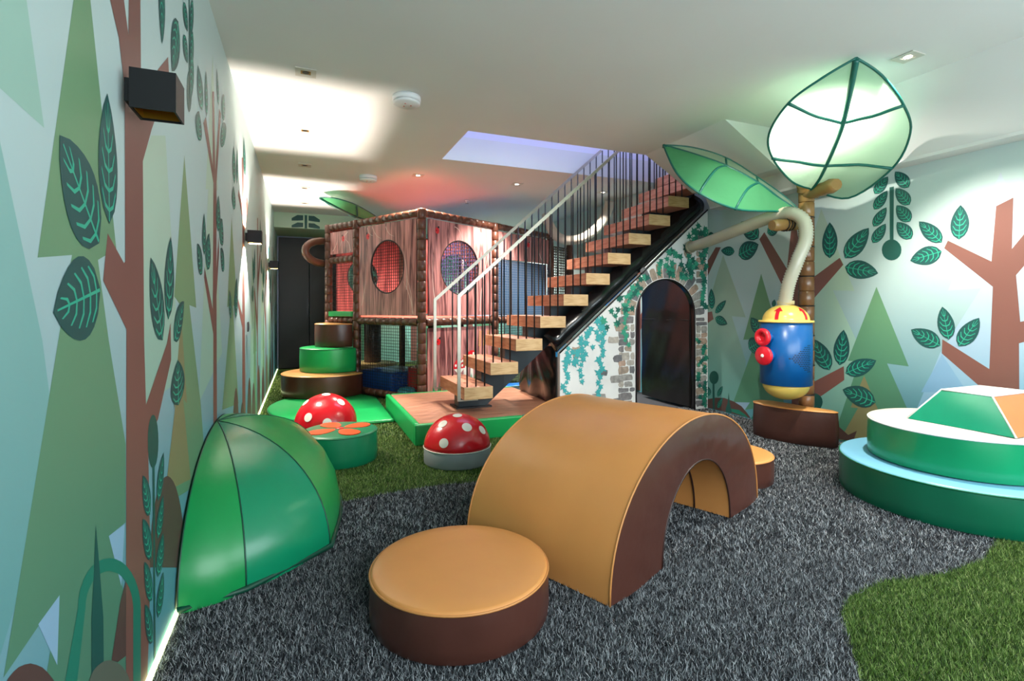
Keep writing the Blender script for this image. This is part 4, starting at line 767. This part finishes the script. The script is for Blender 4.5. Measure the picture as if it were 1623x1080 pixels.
MB().lathe([(.055,0),(.064,.004),(.064,.02),(.055,.024)], 20, mat=Matrix.Translation(hp[-1]-hp[0]) @ (hp[-2]-hp[-1]).to_track_quat('Z','Y').to_matrix().to_4x4()).build('end_cuff', M('hose_cuff', (150,140,116), .4), h_)
# ------------------------------------------------------------------ platform and mat
PX0, PX1, PY0, PY1, PZ = .815, 2.262, 4.02, 5.57, .165
plat = thing('stair_platform', 'low wooden platform with green padded edges under the stairs', 'platform', (PX0, PY0, 0))
pw_ = wood('platform_wood', (176,126,100), (146,98,76), (1.2,14,14), .38, 3, 4, .03)
w_, d_ = PX1-PX0, PY1-PY0
MB().box((.05,.05,0), (w_,d_-.03,PZ-.018)).build('core', M('platform_core', (60,50,44), .7), plat)
for k in range(8):                              # floor boards of the platform
    y0 = .05+k*(d_-.085)/8; MB().box((.05,y0+.0008,PZ-.0175), (w_,y0+(d_-.085)/8-.0008,PZ)).build('board', pw_, plat, .0012)
gp = vinyl('platform_green', (20,152,78), .34, .06, 4, .05)
def pad(lo, hi, nm='edge_pad', m=gp): return MB().box(lo, hi).build(nm, m, plat, .012)
pad((0,-.0,0), (.93,.05,PZ+.004)); pad((0,.052,0), (.05,d_,PZ+.004)); pad((.052,d_-.03,0), (w_,d_,PZ+.004))
pad((.935,-.004,0), (1.06,.05,PZ+.006), 'corner_pad', vinyl('pad_teal', (20,140,128), .35)); pad((1.065,-.004,0), (w_,.05,PZ+.02), 'corner_pad', vinyl('pad_red', (200,36,44), .35))
mt_ = thing('floor_mat', 'thin round green mat on the grass round the tiered steps', 'mat', (0,0,0))
fn = (.873, .488); fd = fn[0]*1.227+fn[1]*5.677-.075       # face of the treehouse
mo = clip(clip(circle(1.05, 96, .70, 6.0), fn, fd), (1, 0), PX0-.012)
cushion(mt_, mo, 0, .03, gp, gp, gv_p, wob=.002, seed=31)
tan = vinyl('step_tan_top', (190,140,82), .34, .06, 4, .05); sbr = vinyl('step_brown', (76,38,26), .3, .08, 5, .06)
for k, (x, y, r, z, h, sm, tm, lab) in enumerate(((.261,6.806,.51,.0375,.26,sbr,tan,'lowest and widest brown drum of the tiered treehouse steps'),(.343,6.903,.385,.3055,.29,gp,gp,'green drum in the middle of the tiered treehouse steps'),(.429,6.954,.295,.604,.29,sbr,tan,'topmost brown drum of the tiered treehouse steps'))):
    s = thing('step_drum', lab, 'step', (x, y, z), 0, 'stacked drums of the treehouse steps')
    o = clip(circle(r, 72), fn, fd-fn[0]*x-fn[1]*y); cushion(s, o, 0, h, sm, tm, mustard_p if tm is tan else gv_p, wob=.002, seed=40+k)

# ------------------------------------------------------------------ staircase
st = thing('staircase', 'open oak staircase with grey steel stringer and thin black balusters', 'stairs', (1.278, 4.63, PZ))
O = Vector((1.278, 4.63, PZ)); RUN, RISE, TW, TT = .240, .203, .262, .107; Z1 = .407
oak = wood('tread_oak', (200,142,112), (176,112,84), (9,1.3,9), .42, 5, 5, .05); oake = wood('tread_end_grain', (204,172,128), (182,146,100), (1.2,9,9), .5, 8, 4, .04)
NY, FY = 4.215-4.63, 5.045-4.63
def tread_mesh():
    b = MB(); b.box((0, NY, -TT), (TW, FY, 0))
    b.m[2] = 1; b.m[4] = 1                       # end grain on the two short faces
    return b.mesh('tread', [oak, oake])
tm_ = tread_mesh()
for i in range(12): place('tread', tm_, st, .002, (RUN*i, 0, Z1+RISE*i-PZ))
steel = M('stringer_steel', (44,54,60), .38, .25, .05, 4)
up = []; 
for i in range(12):
    zt = Z1+RISE*i-PZ-TT-.001; up += [(RUN*i+.03, zt), (RUN*(i+1)+.03, zt)] if i else [(.05, zt), (RUN+.03, zt)]
sl_ = RISE/RUN; lx = .31
low = [(RUN*12+.03, (RUN*12+.03-lx)*sl_-.0), (lx, 0.001), (.05, 0.001)]
MB().prism(up+low, lambda a, c: Vector((a, -.07, c)), lambda a, c: Vector((a, .07, c))).build('stringer', steel, st)
MB().box((.02,-.12,.0005), (.36,.12,.0125)).build('foot_plate', M('stair_black', (24,25,28), .45), st)
blkb = M('baluster_black', (26,27,30), .4, .3); inox = M('handrail_steel', (186,180,166), .36, .8, .05, 30)
RZ = lambda x: 1.195-PZ+.888*(x-(1.24-1.278))
for yy, x0 in ((4.245-4.63, 1.240-1.278), (5.005-4.63, 1.214-1.278)):
    z0 = .30-PZ if yy < 0 else .30-PZ
    r = MB(); xe = 1.86; r.bar((x0, yy, RZ(x0)), (xe, yy, RZ(xe)), .012, .030); r.build('handrail', inox, st)
    MB().box((x0-.014, yy-.008, z0), (x0+.014, yy+.008, RZ(x0)+.010)).build('newel_bar', inox, st)
    MB().box((x0-.014, yy-.008, z0-.012), (x0+.17, yy+.008, z0-.001)).build('newel_foot', inox, st)
bal = {}
for i in range(12):
    zt = Z1+RISE*i-PZ
    for sx, yy in ((k, y) for k in range(3) for y in (4.245-4.63, 5.005-4.63)):
        x = RUN*i+.035+sx*.08; z1 = min(RZ(x)-.012, 3.05-PZ)
        if z1-zt < .1 or (i == 0 and sx == 0 and yy > 0): continue
        MB().lathe([(.0072,0),(.0072,z1-zt)], 6, (x, yy, zt+.0005)).build('baluster', blkb, st)

# ------------------------------------------------------------------ castle partition under the stairs
CY0, CT = 4.347, .05; CX0, CX1 = 2.268, 4.072
cas = thing('castle_wall', 'padded partition printed as a grey stone castle wall with ivy under the stairs', 'partition', (CX0, CY0, 0))
plas = M('castle_plaster_print', (224,226,226), .5, 0, .05, 6)
def top_z(x): return .661+(x-2.265)*(2.157-.661)/(4.075-2.265)
DX0, DX1, SPR = 3.137, 3.893, 1.012; DC, DR = (DX0+DX1)/2, (DX1-DX0)/2
def cv3(y): return lambda a, z: Vector((a-CX0, y, z))
archp = [(DC-DR*math.cos(PI*i/24), SPR+DR*math.sin(PI*i/24)) for i in range(25)]
left = [(CX0,.0),(DX0,.0)]+archp[:13]+[(DC, top_z(DC)),(CX0, top_z(CX0))]
right = [(DX1,.0),(CX1,.0),(CX1, top_z(CX1)),(DC, top_z(DC))]+archp[12:]
MB().prism(left, cv3(0), cv3(CT)).build('left_panel', plas, cas); MB().prism(right, cv3(0), cv3(CT)).build('right_panel', plas, cas)
MB().bar((2.965-CX0,-.0012,0), (2.965-CX0,-.0012, top_z(2.965)), .004, .002).build('panel_seam', M('castle_seam', (70,70,72), .6), cas)
black_v = vinyl('black_vinyl', (14,15,17), .2, .16, 5, .1, .6)
a_, b_ = Vector((2.262-CX0, .01, .661)), Vector((4.068-CX0, .01, 2.157)); dv = (b_-a_).normalized(); nv = Vector((-dv.z, 0, dv.x))
rows = []
for i in range(29):
    p = a_.lerp(b_, i/28); row = []
    for j in range(9):
        g = j/8; ang = PI*g; k = 1+.12*math.sin(i*1.7)*math.sin(ang)
        row.append(p+nv*(.215*g)+Vector((0, .05-.075*math.sin(ang)*k, 0)))
    rows.append(row)
rb_ = MB().grid(rows)
for i in (0, 28): rb_.face([i*9+j for j in range(9)])
rb_.build('black_top_roll', black_v, cas)
MB().tube([a_.lerp(b_, i/12)+Vector((0,-.015,0)) for i in range(13)], .007, 6).build('edge_piping', M('black_piping', (20,20,22), .4), cas)
rp = [Vector((p[0]-CX0, -.003, p[1])) for p in [(DX0,.0)]+archp+[(DX1,.0)]]
MB().tube(rp, .008, 6).build('arch_piping', M('black_piping', (20,20,22), .4), cas)
rows = [[Vector((p[0]-CX0, y, p[1])) for p in [(DX0+.003,.0)]+[(DC+(x-DC)*.993, SPR+(z-SPR)*.993) for x, z in archp]+[(DX1-.003,.0)]] for y in (.002, CT+.01)]
MB().grid(rows).build('arch_lining', black_v, cas)
# printed stones: thin proud pieces, laid in courses beside the arch and as a ring over it
tones = [M('stone_print_%d' % i, c, .55, 0, .28, 26, detail=6) for i, c in enumerate(((150,148,145),(122,120,122),(172,166,158),(160,144,130),(110,110,114),(172,146,130)))]
rs = random.Random(12)
def stone(pts, dep=None):
    dep = rs.uniform(.0022, .0048)
    n = len(pts); cx = sum(p[0] for p in pts)/n; cz = sum(p[1] for p in pts)/n
    q = [(cx+(x-cx)*.97, cz+(z-cz)*.97) for x, z in pts]; b = MB(); base = len(b.v)
    b.v += [(x-CX0, -.0004, z) for x, z in pts]+[(x-CX0, -dep, z) for x, z in q]
    b.face(range(n, 2*n)); 
    for i in range(n): b.face((i, (i+1)%n, n+(i+1)%n, n+i))
    return b.build('printed_stone', rs.choice(tones), cas)
def rough(x0, x1, z0, z1):
    j = lambda s: rs.uniform(-s, s); w = x1-x0; h = z1-z0; s = min(w, h)*.13
    return [(x0+j(s)+s, z0+j(s)), (x0+w*.5, z0+j(s)*.6), (x1+j(s)-s, z0+j(s)), (x1+j(s)*.6, z0+h*.45), (x1+j(s)-s, z1+j(s)), (x0+w*.45, z1+j(s)*.6), (x0+j(s)+s, z1+j(s)), (x0+j(s)*.6, z0+h*.55)]
def ring_r(x, z): return math.hypot(x-DC, max(0, z-SPR))
def course(xa, xb, za, zb, keep=1.0):
    z = za
    while z < zb:
        h = rs.uniform(.045, .085); x = xa
        while x < xb:
            w = rs.uniform(.07, .19); x1 = min(x+w, xb)
            if x1-x > .04:
                cx_, cz_ = (x+x1)/2, z+h/2
                ok = (cz_ < SPR or ring_r(cx_, cz_) > DR+.215) and max(top_z(x), 0) > z+h+.02 and x > CX0+.01 and x1 < CX1-.004
                ok = ok and (x1 < DX0-.006 or x > DX1+.006 or z > SPR)
                if ok and rs.random() < keep: stone(rough(x+.004, x1-.004, z, min(z+h, 2.1)-.008))
            x = x1
        z += h
course(2.92, DX0-.012, .03, 1.20); course(DX1+.012, CX1-.006, .03, 1.95)
for i in range(17):                              # ring of upright stones over the arch
    a0 = PI*(i+.06)/17; a1 = PI*(i+.94)/17; r0 = DR+.014; r1 = DR+rs.uniform(.13, .20)
    P_ = lambda r, a: (DC-r*math.cos(a), SPR+r*math.sin(a)); am = (a0+a1)/2
    if P_(r1, am)[0] > CX1-.02: r1 = min(r1, DR+.13)
    pts = [P_(r0, a0), P_(r0, am), P_(r0, a1), P_((r0+r1)/2, a1+.006), P_(r1, a1-.02), P_(r1+.008, am), P_(r1, a0+.02), P_((r0+r1)/2, a0-.006)]
    if max(p[0] for p in pts) < CX1-.003: stone(pts)
for x, z, w, h in ((2.62,.17,.16,.075),(2.88,.86,.15,.08),(2.80,.74,.13,.06),(2.83,.34,.16,.08),(2.86,.55,.11,.07),(2.36,.62,.0,.0),(2.62,.93,.08,.12),(2.40,.60,.09,.11),(2.32,.20,.10,.05),(2.36,.12,.12,.045),(3.62,1.72,.12,.08),(3.75,1.62,.1,.09),(3.92,1.82,.11,.07),(3.35,1.47,.0,.0),(2.70,.42,.1,.06),(3.0,1.26,.12,.06),(2.86,.13,.13,.06)):
    if w and z+h < top_z(x)-.02: stone(rough(x, x+w, z, z+h))
# ivy leaves: five-pointed, each a piece of its own
def ivy_mesh(nm, m):
    r = [1, .42, .72, .36, .78, .34, .5, .34, .78, .36, .72, .42]; b = MB(); b.v = [(0, -.002, 0)]+[(r[i]*math.sin(2*PI*i/12), -.001, r[i]*math.cos(2*PI*i/12)) for i in range(12)]
    for i in range(12): b.face((0, 1+i, 1+(i+1) % 12))
    return b.mesh(nm, m)
ivm = [ivy_mesh('ivy_leaf_%s' % k, M('ivy_'+k, c, .5, 0, .1, 14)) for k, c in (('deep',(30,120,98)),('mid',(52,150,122)),('dark',(22,96,84)),('blue',(60,164,168)))]
cnt = 0
def ivy(x, z, s, k=None):
    global cnt
    if cnt >= 292 or z > top_z(x)-s*.4 or x > CX1-s*.5 or x < CX0+s*.5: return
    if (x > DX0-.02 and x < DX1+.02 and z < SPR) or (z >= SPR and ring_r(x, z) < DR+.02+s*.5): return
    s *= 1.2
    o = place('ivy_leaf', rs.choice(ivm[:3]) if k is None else ivm[k], cas, 0, (x-CX0, -.0045-.0004*(cnt % 9), z), (0, rs.uniform(0, 6.28), 0)); o.scale = (s, 1, s*rs.uniform(.85, 1.1)); cnt += 1
def strand_(x, z0, z1, n, s, k=None, sp=.03):
    for i in range(n): f = i/max(1, n-1); ivy(x+rs.uniform(-sp, sp)+.02*math.sin(f*7), z0+(z1-z0)*f, s*rs.uniform(.75, 1.15), k)
strand_(2.72, .98, .05, 22, .050, 3); strand_(2.52, .86, .38, 10, .042, 3); strand_(2.34, .70, .22, 13, .042, 3, .04); strand_(3.02, 1.2, .72, 12, .042, 1)
for i in range(52): x = rs.uniform(2.35, 3.35); ivy(x, top_z(x)-rs.uniform(.03, .26), rs.uniform(.038, .06), 3 if x < 2.75 else None)
for i in range(26): ivy(rs.uniform(2.95, 3.4), rs.uniform(1.0, 1.6), rs.uniform(.035, .05))
for i in range(70): x = rs.uniform(3.4, 4.05); ivy(x, top_z(x)-rs.uniform(.03, .52), rs.uniform(.04, .062))
strand_(4.02, 1.95, 1.1, 22, .05, None, .04); strand_(3.99, .75, .03, 30, .045, None, .07); strand_(3.83, 1.62, 1.42, 9, .045, None, .09)
# end panel facing the platform
pe = MB(); rows = []
for i in range(25):
    y = .06+(.86)*i/24; row = []
    for j in range(13):
        g = j/12; an = math.atan2(i/24-.5, 1.25-g); fold = .016*math.sin(17*an+1.3*math.sin(g*4))*(1-g)**.6+.03*math.sin(PI*g)*math.sin(PI*i/24)
        row.append((-.022-fold if 0 < i < 24 else -.004, y, PZ+.004+(.46+.0*y)*g+.10*g*(1-i/24)))
    rows.append(row)
rows = [[(x-.012, y, z) for x, y, z in r] for r in rows]
pe.grid(rows).build('black_end_panel', black_v, cas)
MB().box((-.012,.055,PZ+.004), (.012,.925,PZ+.45)).build('end_board', M('end_board', (30,28,26), .6), cas)
# the open black door behind the arch, blue padding of the den behind
d1 = thing('door_1', None, None); d1['kind'] = 'structure'
rows = []
for i in range(15):
    y = 4.41+.84*i/14; row = []
    for j in range(19):
        z = .02+1.5*j/18; zz = z; seam_ = math.exp(-((z-.955)/.03)**2)
        row.append((3.875-.02*math.sin(PI*i/14)*(1-seam_)-.004*math.sin(i*1.3+j*.9), y, zz))
    rows.append(row)
MB().grid(rows).build('door_cover', vinyl('door_black_vinyl', (10,11,13), .24, .12, 3, .1, .7), d1)
MB().box((3.884,4.41,.02), (3.915,5.25,1.52)).build('door_core', M('end_board', (30,28,26), .6), d1)
MB().tube([(3.872,4.415,.955),(3.872,5.245,.955)], .005, 6).build('door_seam', M('black_piping', (20,20,22), .4), d1)
dn = thing('padded_screen', 'blue padded panel glimpsed through the arch beside the black door', 'wall panel', (3.62, 5.62, 0))
MB().box((0,0,.15), (.44,.06,1.6)).build('blue_pad', vinyl('den_blue', (20,120,210), .4), dn, .01); MB().box((0,-.002,0), (.44,.06,.149)).build('green_skirting', M('den_green', (150,220,180), .5), dn)

# ------------------------------------------------------------------ treehouse play frame
TA = math.atan2(.488, .873)
th = thing('treehouse', 'brown treehouse play frame with wood print panels, nets and padded posts', 'play frame', (1.227, 5.677, 0), TA)
core_m = M('frame_core', (50,36,30), .6); slm = vinyl('sleeve_brown', (92,54,40), .34, .2, 12, .14, .5)
SL = .118
def sleeve(r): return MB().lathe([(r*.86,0),(r*.99,.005),(r*1.01,.05),(r*.99,.113),(r*.86,SL)], 12).mesh('foam_sleeve', slm)
slP, slB = sleeve(.050), sleeve(.045)
def padded(name, p0, p1, me, r=.034):
    p0 = Vector(p0); p1 = Vector(p1); d = p1-p0; L = d.length; q = d.to_track_quat('Z', 'Y')
    c = MB().lathe([(r,0),(r,L)], 8).build(name, core_m, th, 0, None, None, p0, q.to_euler()) if False else place(name, MB().lathe([(r,0),(r,L)], 8).mesh(name, core_m), th, 0, p0, q.to_euler())
    n = max(1, round(L/SL)); 
    for k in range(n): 
        o = place('foam_sleeve', me, c, 0, (0,0,L/n*k)); o.scale = (1,1,L/n/SL)
    return c
A1, A2, B1, B2, B3 = 1.223, 1.863, 1.253, 2.541, 3.08; ZD, ZT = .93, 2.2
posts = ((0,0),(0,A1),(0,A2),(B1,0),(B2,0),(B3,0))
for x, y in posts: padded('post', (x,y,0.0), (x,y,ZT-.0), slP)
for x, y in ((B1,A2),(B2,A2),(B1,A1)): MB().lathe([(.045,0),(.045,ZT)], 10, (x,y,0)).build('post', slm, th)
e = .052
def beam(p, q, z): 
    p = Vector((*p, z)); q = Vector((*q, z)); d = (q-p).normalized(); padded('beam', p+d*e, q-d*e, slB)
for z in (ZT-.04, ZD):
    beam((0,0),(0,A1),z); beam((0,A1),(0,A2),z); beam((0,0),(B1,0),z); beam((B1,0),(B2,0),z)
beam((0,A1),(0,A2),1.72); beam((0,0),(0,A1),.06); beam((B2,0),(B3,0),ZD)
for p, q in (((0,A2),(B1,A2)),((B1,A2),(B2,A2)),((B2,0),(B2,A2))): MB().bar((*p,ZT-.04),(*q,ZT-.04),.08).build('beam', slm, th)
wp = wood('panel_wood_print', (214,146,142), (98,52,54), (11,11,.9), .4, 1.7, 12, .05)
netm = M('net_black', (22,22,26), .7); redm = vinyl('deck_red', (228,100,80), .4, .05, 4); pwood2 = wood('panel_red_wood', (160,84,80), (96,40,42), (14,14,1.0), .5, 1.6, 9, .05)
# frames of reference: face 'L' lies in x=0 (u runs along +y), face 'R' in y=0 (u runs along +x)
def FL(u, w, off=0): return Vector((-off, u, w))
def FR(u, w, off=0): return Vector((u, -off, w))
def hole_panel(nm, F, u0, u1, w0, w1, cu, cw, r, m, off=0, t=.016, rim=True):
    n = 48; b = MB(); circ = [(cu+r*math.cos(2*PI*i/n), cw+r*math.sin(2*PI*i/n)) for i in range(n)]
    def border(i):
        a = 2*PI*i/n; dx, dy = math.cos(a), math.sin(a); k = 1e9
        if dx > 1e-9: k = min(k, (u1-cu)/dx)
        if dx < -1e-9: k = min(k, (u0-cu)/dx)
        if dy > 1e-9: k = min(k, (w1-cw)/dy)
        if dy < -1e-9: k = min(k, (w0-cw)/dy)
        return (cu+dx*k, cw+dy*k)
    out = [border(i) for i in range(n)]
    for o_ in (off, off+t):
        base = len(b.v); b.v += [tuple(F(*p, o_)) for p in circ]+[tuple(F(*p, o_)) for p in out]
        for i in range(n): b.face((base+i, base+(i+1)%n, base+n+(i+1)%n, base+n+i))
        for cxn in ((u0,w0),(u1,w0),(u1,w1),(u0,w1)):
            i = min(range(n), key=lambda q: math.atan2(cxn[1]-cw, cxn[0]-cu) % (2*PI)-2*PI*q/n if math.atan2(cxn[1]-cw, cxn[0]-cu) % (2*PI) >= 2*PI*q/n else 99)
            kx = len(b.v); b.v.append(tuple(F(*cxn, o_))); b.face((base+n+i, kx, base+n+(i+1) % n))
    o = b.build(nm, m, th, recalc=False)
    if rim: MB().tube([F(*p, off+t*.5) for p in circ], .011, 6, True).build('hole_rim', netm, o)
    return o
def net(nm, F, u0, u1, w0, w1, cell=.034, r=.0022, disc=None, off=.0, m=netm):
    b = MB()
    def cl(fix, a0, a1, axis):
        if not disc: return a0, a1
        cu, cw, R = disc; d = fix-(cu if axis == 0 else cw)
        if abs(d) >= R: return None
        h = math.sqrt(R*R-d*d); c_ = cw if axis == 0 else cu; return c_-h, c_+h
    k = int((u1-u0)/cell)
    for i in range(k+1):
        u = u0+(u1-u0)*i/k; c_ = cl(u, w0, w1, 0)
        if c_: b.bar(F(u, c_[0], off), F(u, c_[1], off), 2*r)
    k = int((w1-w0)/cell)
    for i in range(k+1):
        w = w0+(w1-w0)*i/k; c_ = cl(w, u0, u1, 1)
        if c_: b.bar(F(c_[0], w, off), F(c_[1], w, off), 2*r)
    o = b.build(nm, m, th, recalc=False); o['kind'] = 'stuff'; return o
P1 = hole_panel('wood_panel', FL, .075, 1.15, 1.0, 2.10, .60, 1.58, .315, wp); net('hole_net', FL, .28, .92, 1.26, 1.9, disc=(.60,1.58,.31), off=.004)
P2 = hole_panel('wood_panel', FR, .085, 1.175, 1.0, 2.10, .60, 1.575, .325, wp); net('hole_net', FR, .27, .93, 1.24, 1.91, disc=(.60,1.575,.32), off=.004)
MB().box((-.016,A1+.07,1.80),(0,A2-.07,2.09)).build('wood_panel', wp, th); net('net', FL, A1+.05, A2-.05, 1.0, 1.78, off=-.03)
MB().box((.075,-.014,.07),(1.175,.0,.86)).build('lower_wood_panel', wp, th)
MB().box((B1+.07,-.014,1.74),(B2-.07,.0,2.10)).build('wood_panel', wp, th)
MB().box((B1+.065,.02,.99),(B2-.065,.05,1.735)).build('blue_panel', vinyl('panel_blue', (24,84,128), .45, .05, 4), th, .008); net('net', FR, B1+.05, B2-.05, .98, 1.73, off=.006, m=M('net_pale', (120,130,150), .7))
net('net', FL, .05, A1-.05, .10, .88, off=.0); net('net', FR, B1+.05, B2-.05, .06, .88); net('net', FR, B2+.05, B3-.05, .98, 2.02, cell=.04, m=M('net_brown', (58,40,32), .7), r=.006)
MB().box((B2+.05,.03,.06),(B3-.05,.06,.86)).build('blue_panel', vinyl('panel_blue_light', (40,130,190), .45), th, .008)
MB().box((.05,.05,ZD-.02),(B1,A2,ZD)).build('deck_board', core_m, th); MB().box((.02,.02,ZD+.001),(B1-.06,A1-.02,ZD+.05)).build('red_mat', redm, th, .01)
MB().box((.055,A1+.002,ZD+.001),(B1-.06,A2-.02,ZD+.05)).build('red_mat', redm, th, .01)
MB().box((B1,.05,ZD-.02),(B2,A2,ZD)).build('deck_board', core_m, th); MB().box((B1+.06,.055,ZD+.001),(B2-.06,A2-.02,ZD+.05)).build('blue_deck_mat', vinyl('deck_blue', (40,80,140), .4), th, .01)
MB().box((-.045,A1+.06,ZD+.047),(.05,A2-.06,ZD+.115)).build('entry_pad', gp, th, .01)
hole_panel('inner_red_panel', lambda u, w, off=0: Vector((u, A2-.03+off, w)), .10, B1-.08, 1.0, 2.08, .52, 1.52, .25, pwood2)
hole_panel('inner_red_panel', lambda u, w, off=0: Vector((B1-.03+off, u, w)), .10, A2-.10, 1.0, 2.08, .75, 1.5, .33, pwood2); 
net('net', lambda u, w, off=0: Vector((B1-.05, u, w)), .1, A1, 1.0, 2.08, cell=.05, r=.004, m=M('net_violet', (70,60,110), .6))
MB().box((.012,.062,.90),(.03,.066,2.12)).build('green_side_strip', M('strip_green', (20,150,80), .5), th)
pale = M('print_pale_branch', (224,190,182), .5)
for F, segs in ((FL, ((.14,1.04,.25,1.46),(.13,1.02,.30,1.40),(.62,2.06,.46,1.93),(.88,2.08,.70,1.92),(.98,2.08,.86,1.97),(.24,1.30,.30,1.75),(1.1,1.12,1.02,1.6))), (FR, ((.95,1.05,1.10,1.75),(.2,1.1,.16,1.7),(.5,2.06,.62,1.94),(.9,2.07,1.06,1.9),(1.62,1.78,1.7,2.05),(1.9,1.8,2.05,2.06),(2.3,1.78,2.2,2.06))), (FL, ((1.34,1.82,1.46,1.98),(1.4,2.07,1.6,1.84),(1.74,1.84,1.62,2.05)))):
    b = MB()
    for u0, w0, u1, w1 in segs:
        L_ = math.hypot(u1-u0, w1-w0); nx, ny = -(w1-w0)/L_, (u1-u0)/L_; q = [(u0+(u1-u0)*k/6+nx*.03*math.sin(PI*k/6), w0+(w1-w0)*k/6+ny*.03*math.sin(PI*k/6), .007*(1-k/7)) for k in range(7)]
        b.flat([F(x+nx*h, y+ny*h, .0166) for x, y, h in q]+[F(x-nx*h, y-ny*h, .0166) for x, y, h in q[::-1]])
    b.build('printed_branch', pale, th, recalc=False)
# ladybird prints
lb = M('ladybird_red', (214,24,36), .4)
for F, u, w in ((FL,.97,1.97),(FL,1.5,1.99),(FR,.22,1.98),(FR,1.97,1.98),(FR,.24,.70)):
    b = MB(); b.flat([F(u+.030*math.cos(a), w+.038*math.sin(a), .0172) for a in [2*PI*i/14 for i in range(14)]]); b.flat([F(u+.018+.014*math.cos(a), w+.04+.014*math.sin(a), .0176) for a in [2*PI*i/10 for i in range(10)]], 1); b.flat([F(u-.014+.008*math.cos(a), w+.008*math.sin(a), .0176) for a in [2*PI*i/8 for i in range(8)]], 1)
    b.build('printed_ladybird', [lb, netm], th, recalc=False)
# toadstools, grass and wheat printed on the lower panel
wh = M('print_white', (236,232,222), .5); gg = M('print_grass_green', (30,150,84), .5); wheat = M('print_wheat', (204,152,74), .5)
for u, w, r, dz in ((.58,.36,.10,.0),(.80,.44,.11,.0),(.68,.42,.07,.0)):
    b = MB(); cap = [FR(u+r*math.cos(a), w+r*1.15*math.sin(a), .0150) for a in [PI*i/16 for i in range(17)]]; b.flat(cap); b.flat([FR(u-r*.9, w-.003, .0148), FR(u+r*.9, w-.003, .0148), FR(u+r*.35, w-.05, .0148), FR(u-r*.35, w-.05, .0148)], 1); b.flat([FR(u-.03, .09, .0146), FR(u+.035, .09, .0146), FR(u+.022, w-.02, .0146), FR(u-.022, w-.02, .0146)], 1)
    for a, q in ((.5,.6),(1.2,.75),(2.0,.55),(2.6,.7),(1.6,.35)): b.flat([FR(u+r*q*math.cos(a)+.016*math.cos(t_), w+r*1.1*q*math.sin(a)+.018*math.sin(t_), .0154) for t_ in [2*PI*i/10 for i in range(10)]], 1)
    b.build('printed_toadstool', [lb, wh], th, recalc=False)
b = MB()
for i in range(46):
    u = rs.uniform(.09, 1.15); h = rs.uniform(.08, .24); l_ = rs.uniform(-.06, .06); b.flat([FR(u-.014, .075, .0158), FR(u+.014, .075, .0158), FR(u+l_, .075+h, .0158)], rs.choice((0,0,0,1)))
b.build('printed_grass', [gg, wheat], th, recalc=False)
for u in (.98, 1.07, .92):
    b = MB(); b.flat([FR(u-.004,.08,.0149),FR(u+.004,.08,.0149),FR(u+.03,.62,.0149),FR(u+.024,.62,.0149)])
    for k in range(7):
        for s in (-1, 1): cz = .62+k*.028; cu = u+.027+.002*k+s*.012; b.flat([FR(cu-.003*s,cz-.016,.0149),FR(cu+.009*s,cz,.0149),FR(cu+.004*s,cz+.018,.0149),FR(cu-.006*s,cz+.004,.0149)])
    b.build('printed_wheat', wheat, th, recalc=False)
# rounded tube openings
beige = M('tube_beige', (196,188,176), .45, 0, .05, 6)
def tl(p): d = Vector((p[0]-1.227, p[1]-5.677)); return Vector((d.x*.873+d.y*.488, -d.x*.488+d.y*.873, p[2]))
up_ = cr([tl(p) for p in ((3.20,6.55,2.42),(3.215,6.52,2.30),(3.30,6.46,2.12),(3.43,6.38,2.045),(3.60,6.25,2.06),(3.76,6.12,2.19),(3.87,6.03,2.40),(3.90,6.0,2.55))], 6)
MB().tube(up_, .068, 12).build('opening_tube', beige, th)
MB().tube([Vector((-.02-.26*math.sin(PI*i/12), A2+.10+.0*i, 1.84-.15*math.cos(PI*i/12))) for i in range(13)], .05, 10).build('opening_hoop', slm, th)
# under the deck
def world_in(x, y): d = Vector((x-1.227, y-5.677)); return (d.x*.873+d.y*.488, -d.x*.488+d.y*.873)
dk = disc('den_cushion', .93, 7.62, .34, .30, vinyl('den_beige', (200,170,110), .4), vinyl('den_beige', (200,170,110), .4), mustard_p, 'beige round cushion under the treehouse deck behind the net', 'cushion', seed=51)
cl = thing('den_column', 'dark brown padded column standing on the beige cushion under the deck', 'column', (.93, 7.62, .311)); MB().lathe([(.115,0),(.12,.01),(.12,.59),(.115,.60)], 28).build('column_cover', vinyl('column_brown', (70,42,34), .35), cl); MB().lathe([(.121,.30),(.124,.305),(.121,.31)], 28).build('seam', brown_p, cl)
bm_ = thing('blue_block', 'blue padded block behind the net under the treehouse deck', 'play block', (1.0, 6.62, 0), TA); cushion(bm_, [(-.12,-.22),(.5,-.22),(.5,.40),(-.12,.40)], 0, .29, vinyl('block_blue', (12,84,178), .3), vinyl('block_blue', (12,84,178), .3), M('block_blue_piping', (10,70,150), .4), seed=52)
rc = disc('red_drum', 1.36, 6.34, .16, .36, redv, vinyl('drum_pink_top', (232,170,160), .4), M('drum_piping', (180,30,36), .4), 'small red drum with pale top behind the net by the corner post', 'play block', seed=53)
cy = thing('cyan_cushion', 'small cyan half round cushion with white rim in front of the blue block', 'cushion', (1.17, 6.25, 0), TA-.0)
MB().lathe([(.13,0),(.132,.02),(.12,.08),(.08,.12),(0,.135)], 28).build('cover', vinyl('cyan_vinyl', (70,190,214), .3), cy); MB().tube([(.131*math.cos(2*PI*i/28), .131*math.sin(2*PI*i/28), .03) for i in range(28)], .008, 6, True).build('rim', wh, cy)
bl = thing('blue_mat', 'blue padded mat on the floor behind the wooden platform', 'mat', (2.02, 5.72, 0), 0)
cushion(bl, [(0,0),(.86,0),(.86,.22),(0,.22)], 0, .15, vinyl('mat_pale', (190,210,222), .4), vinyl('mat_blue', (20,104,196), .3), gv_p, seed=54)
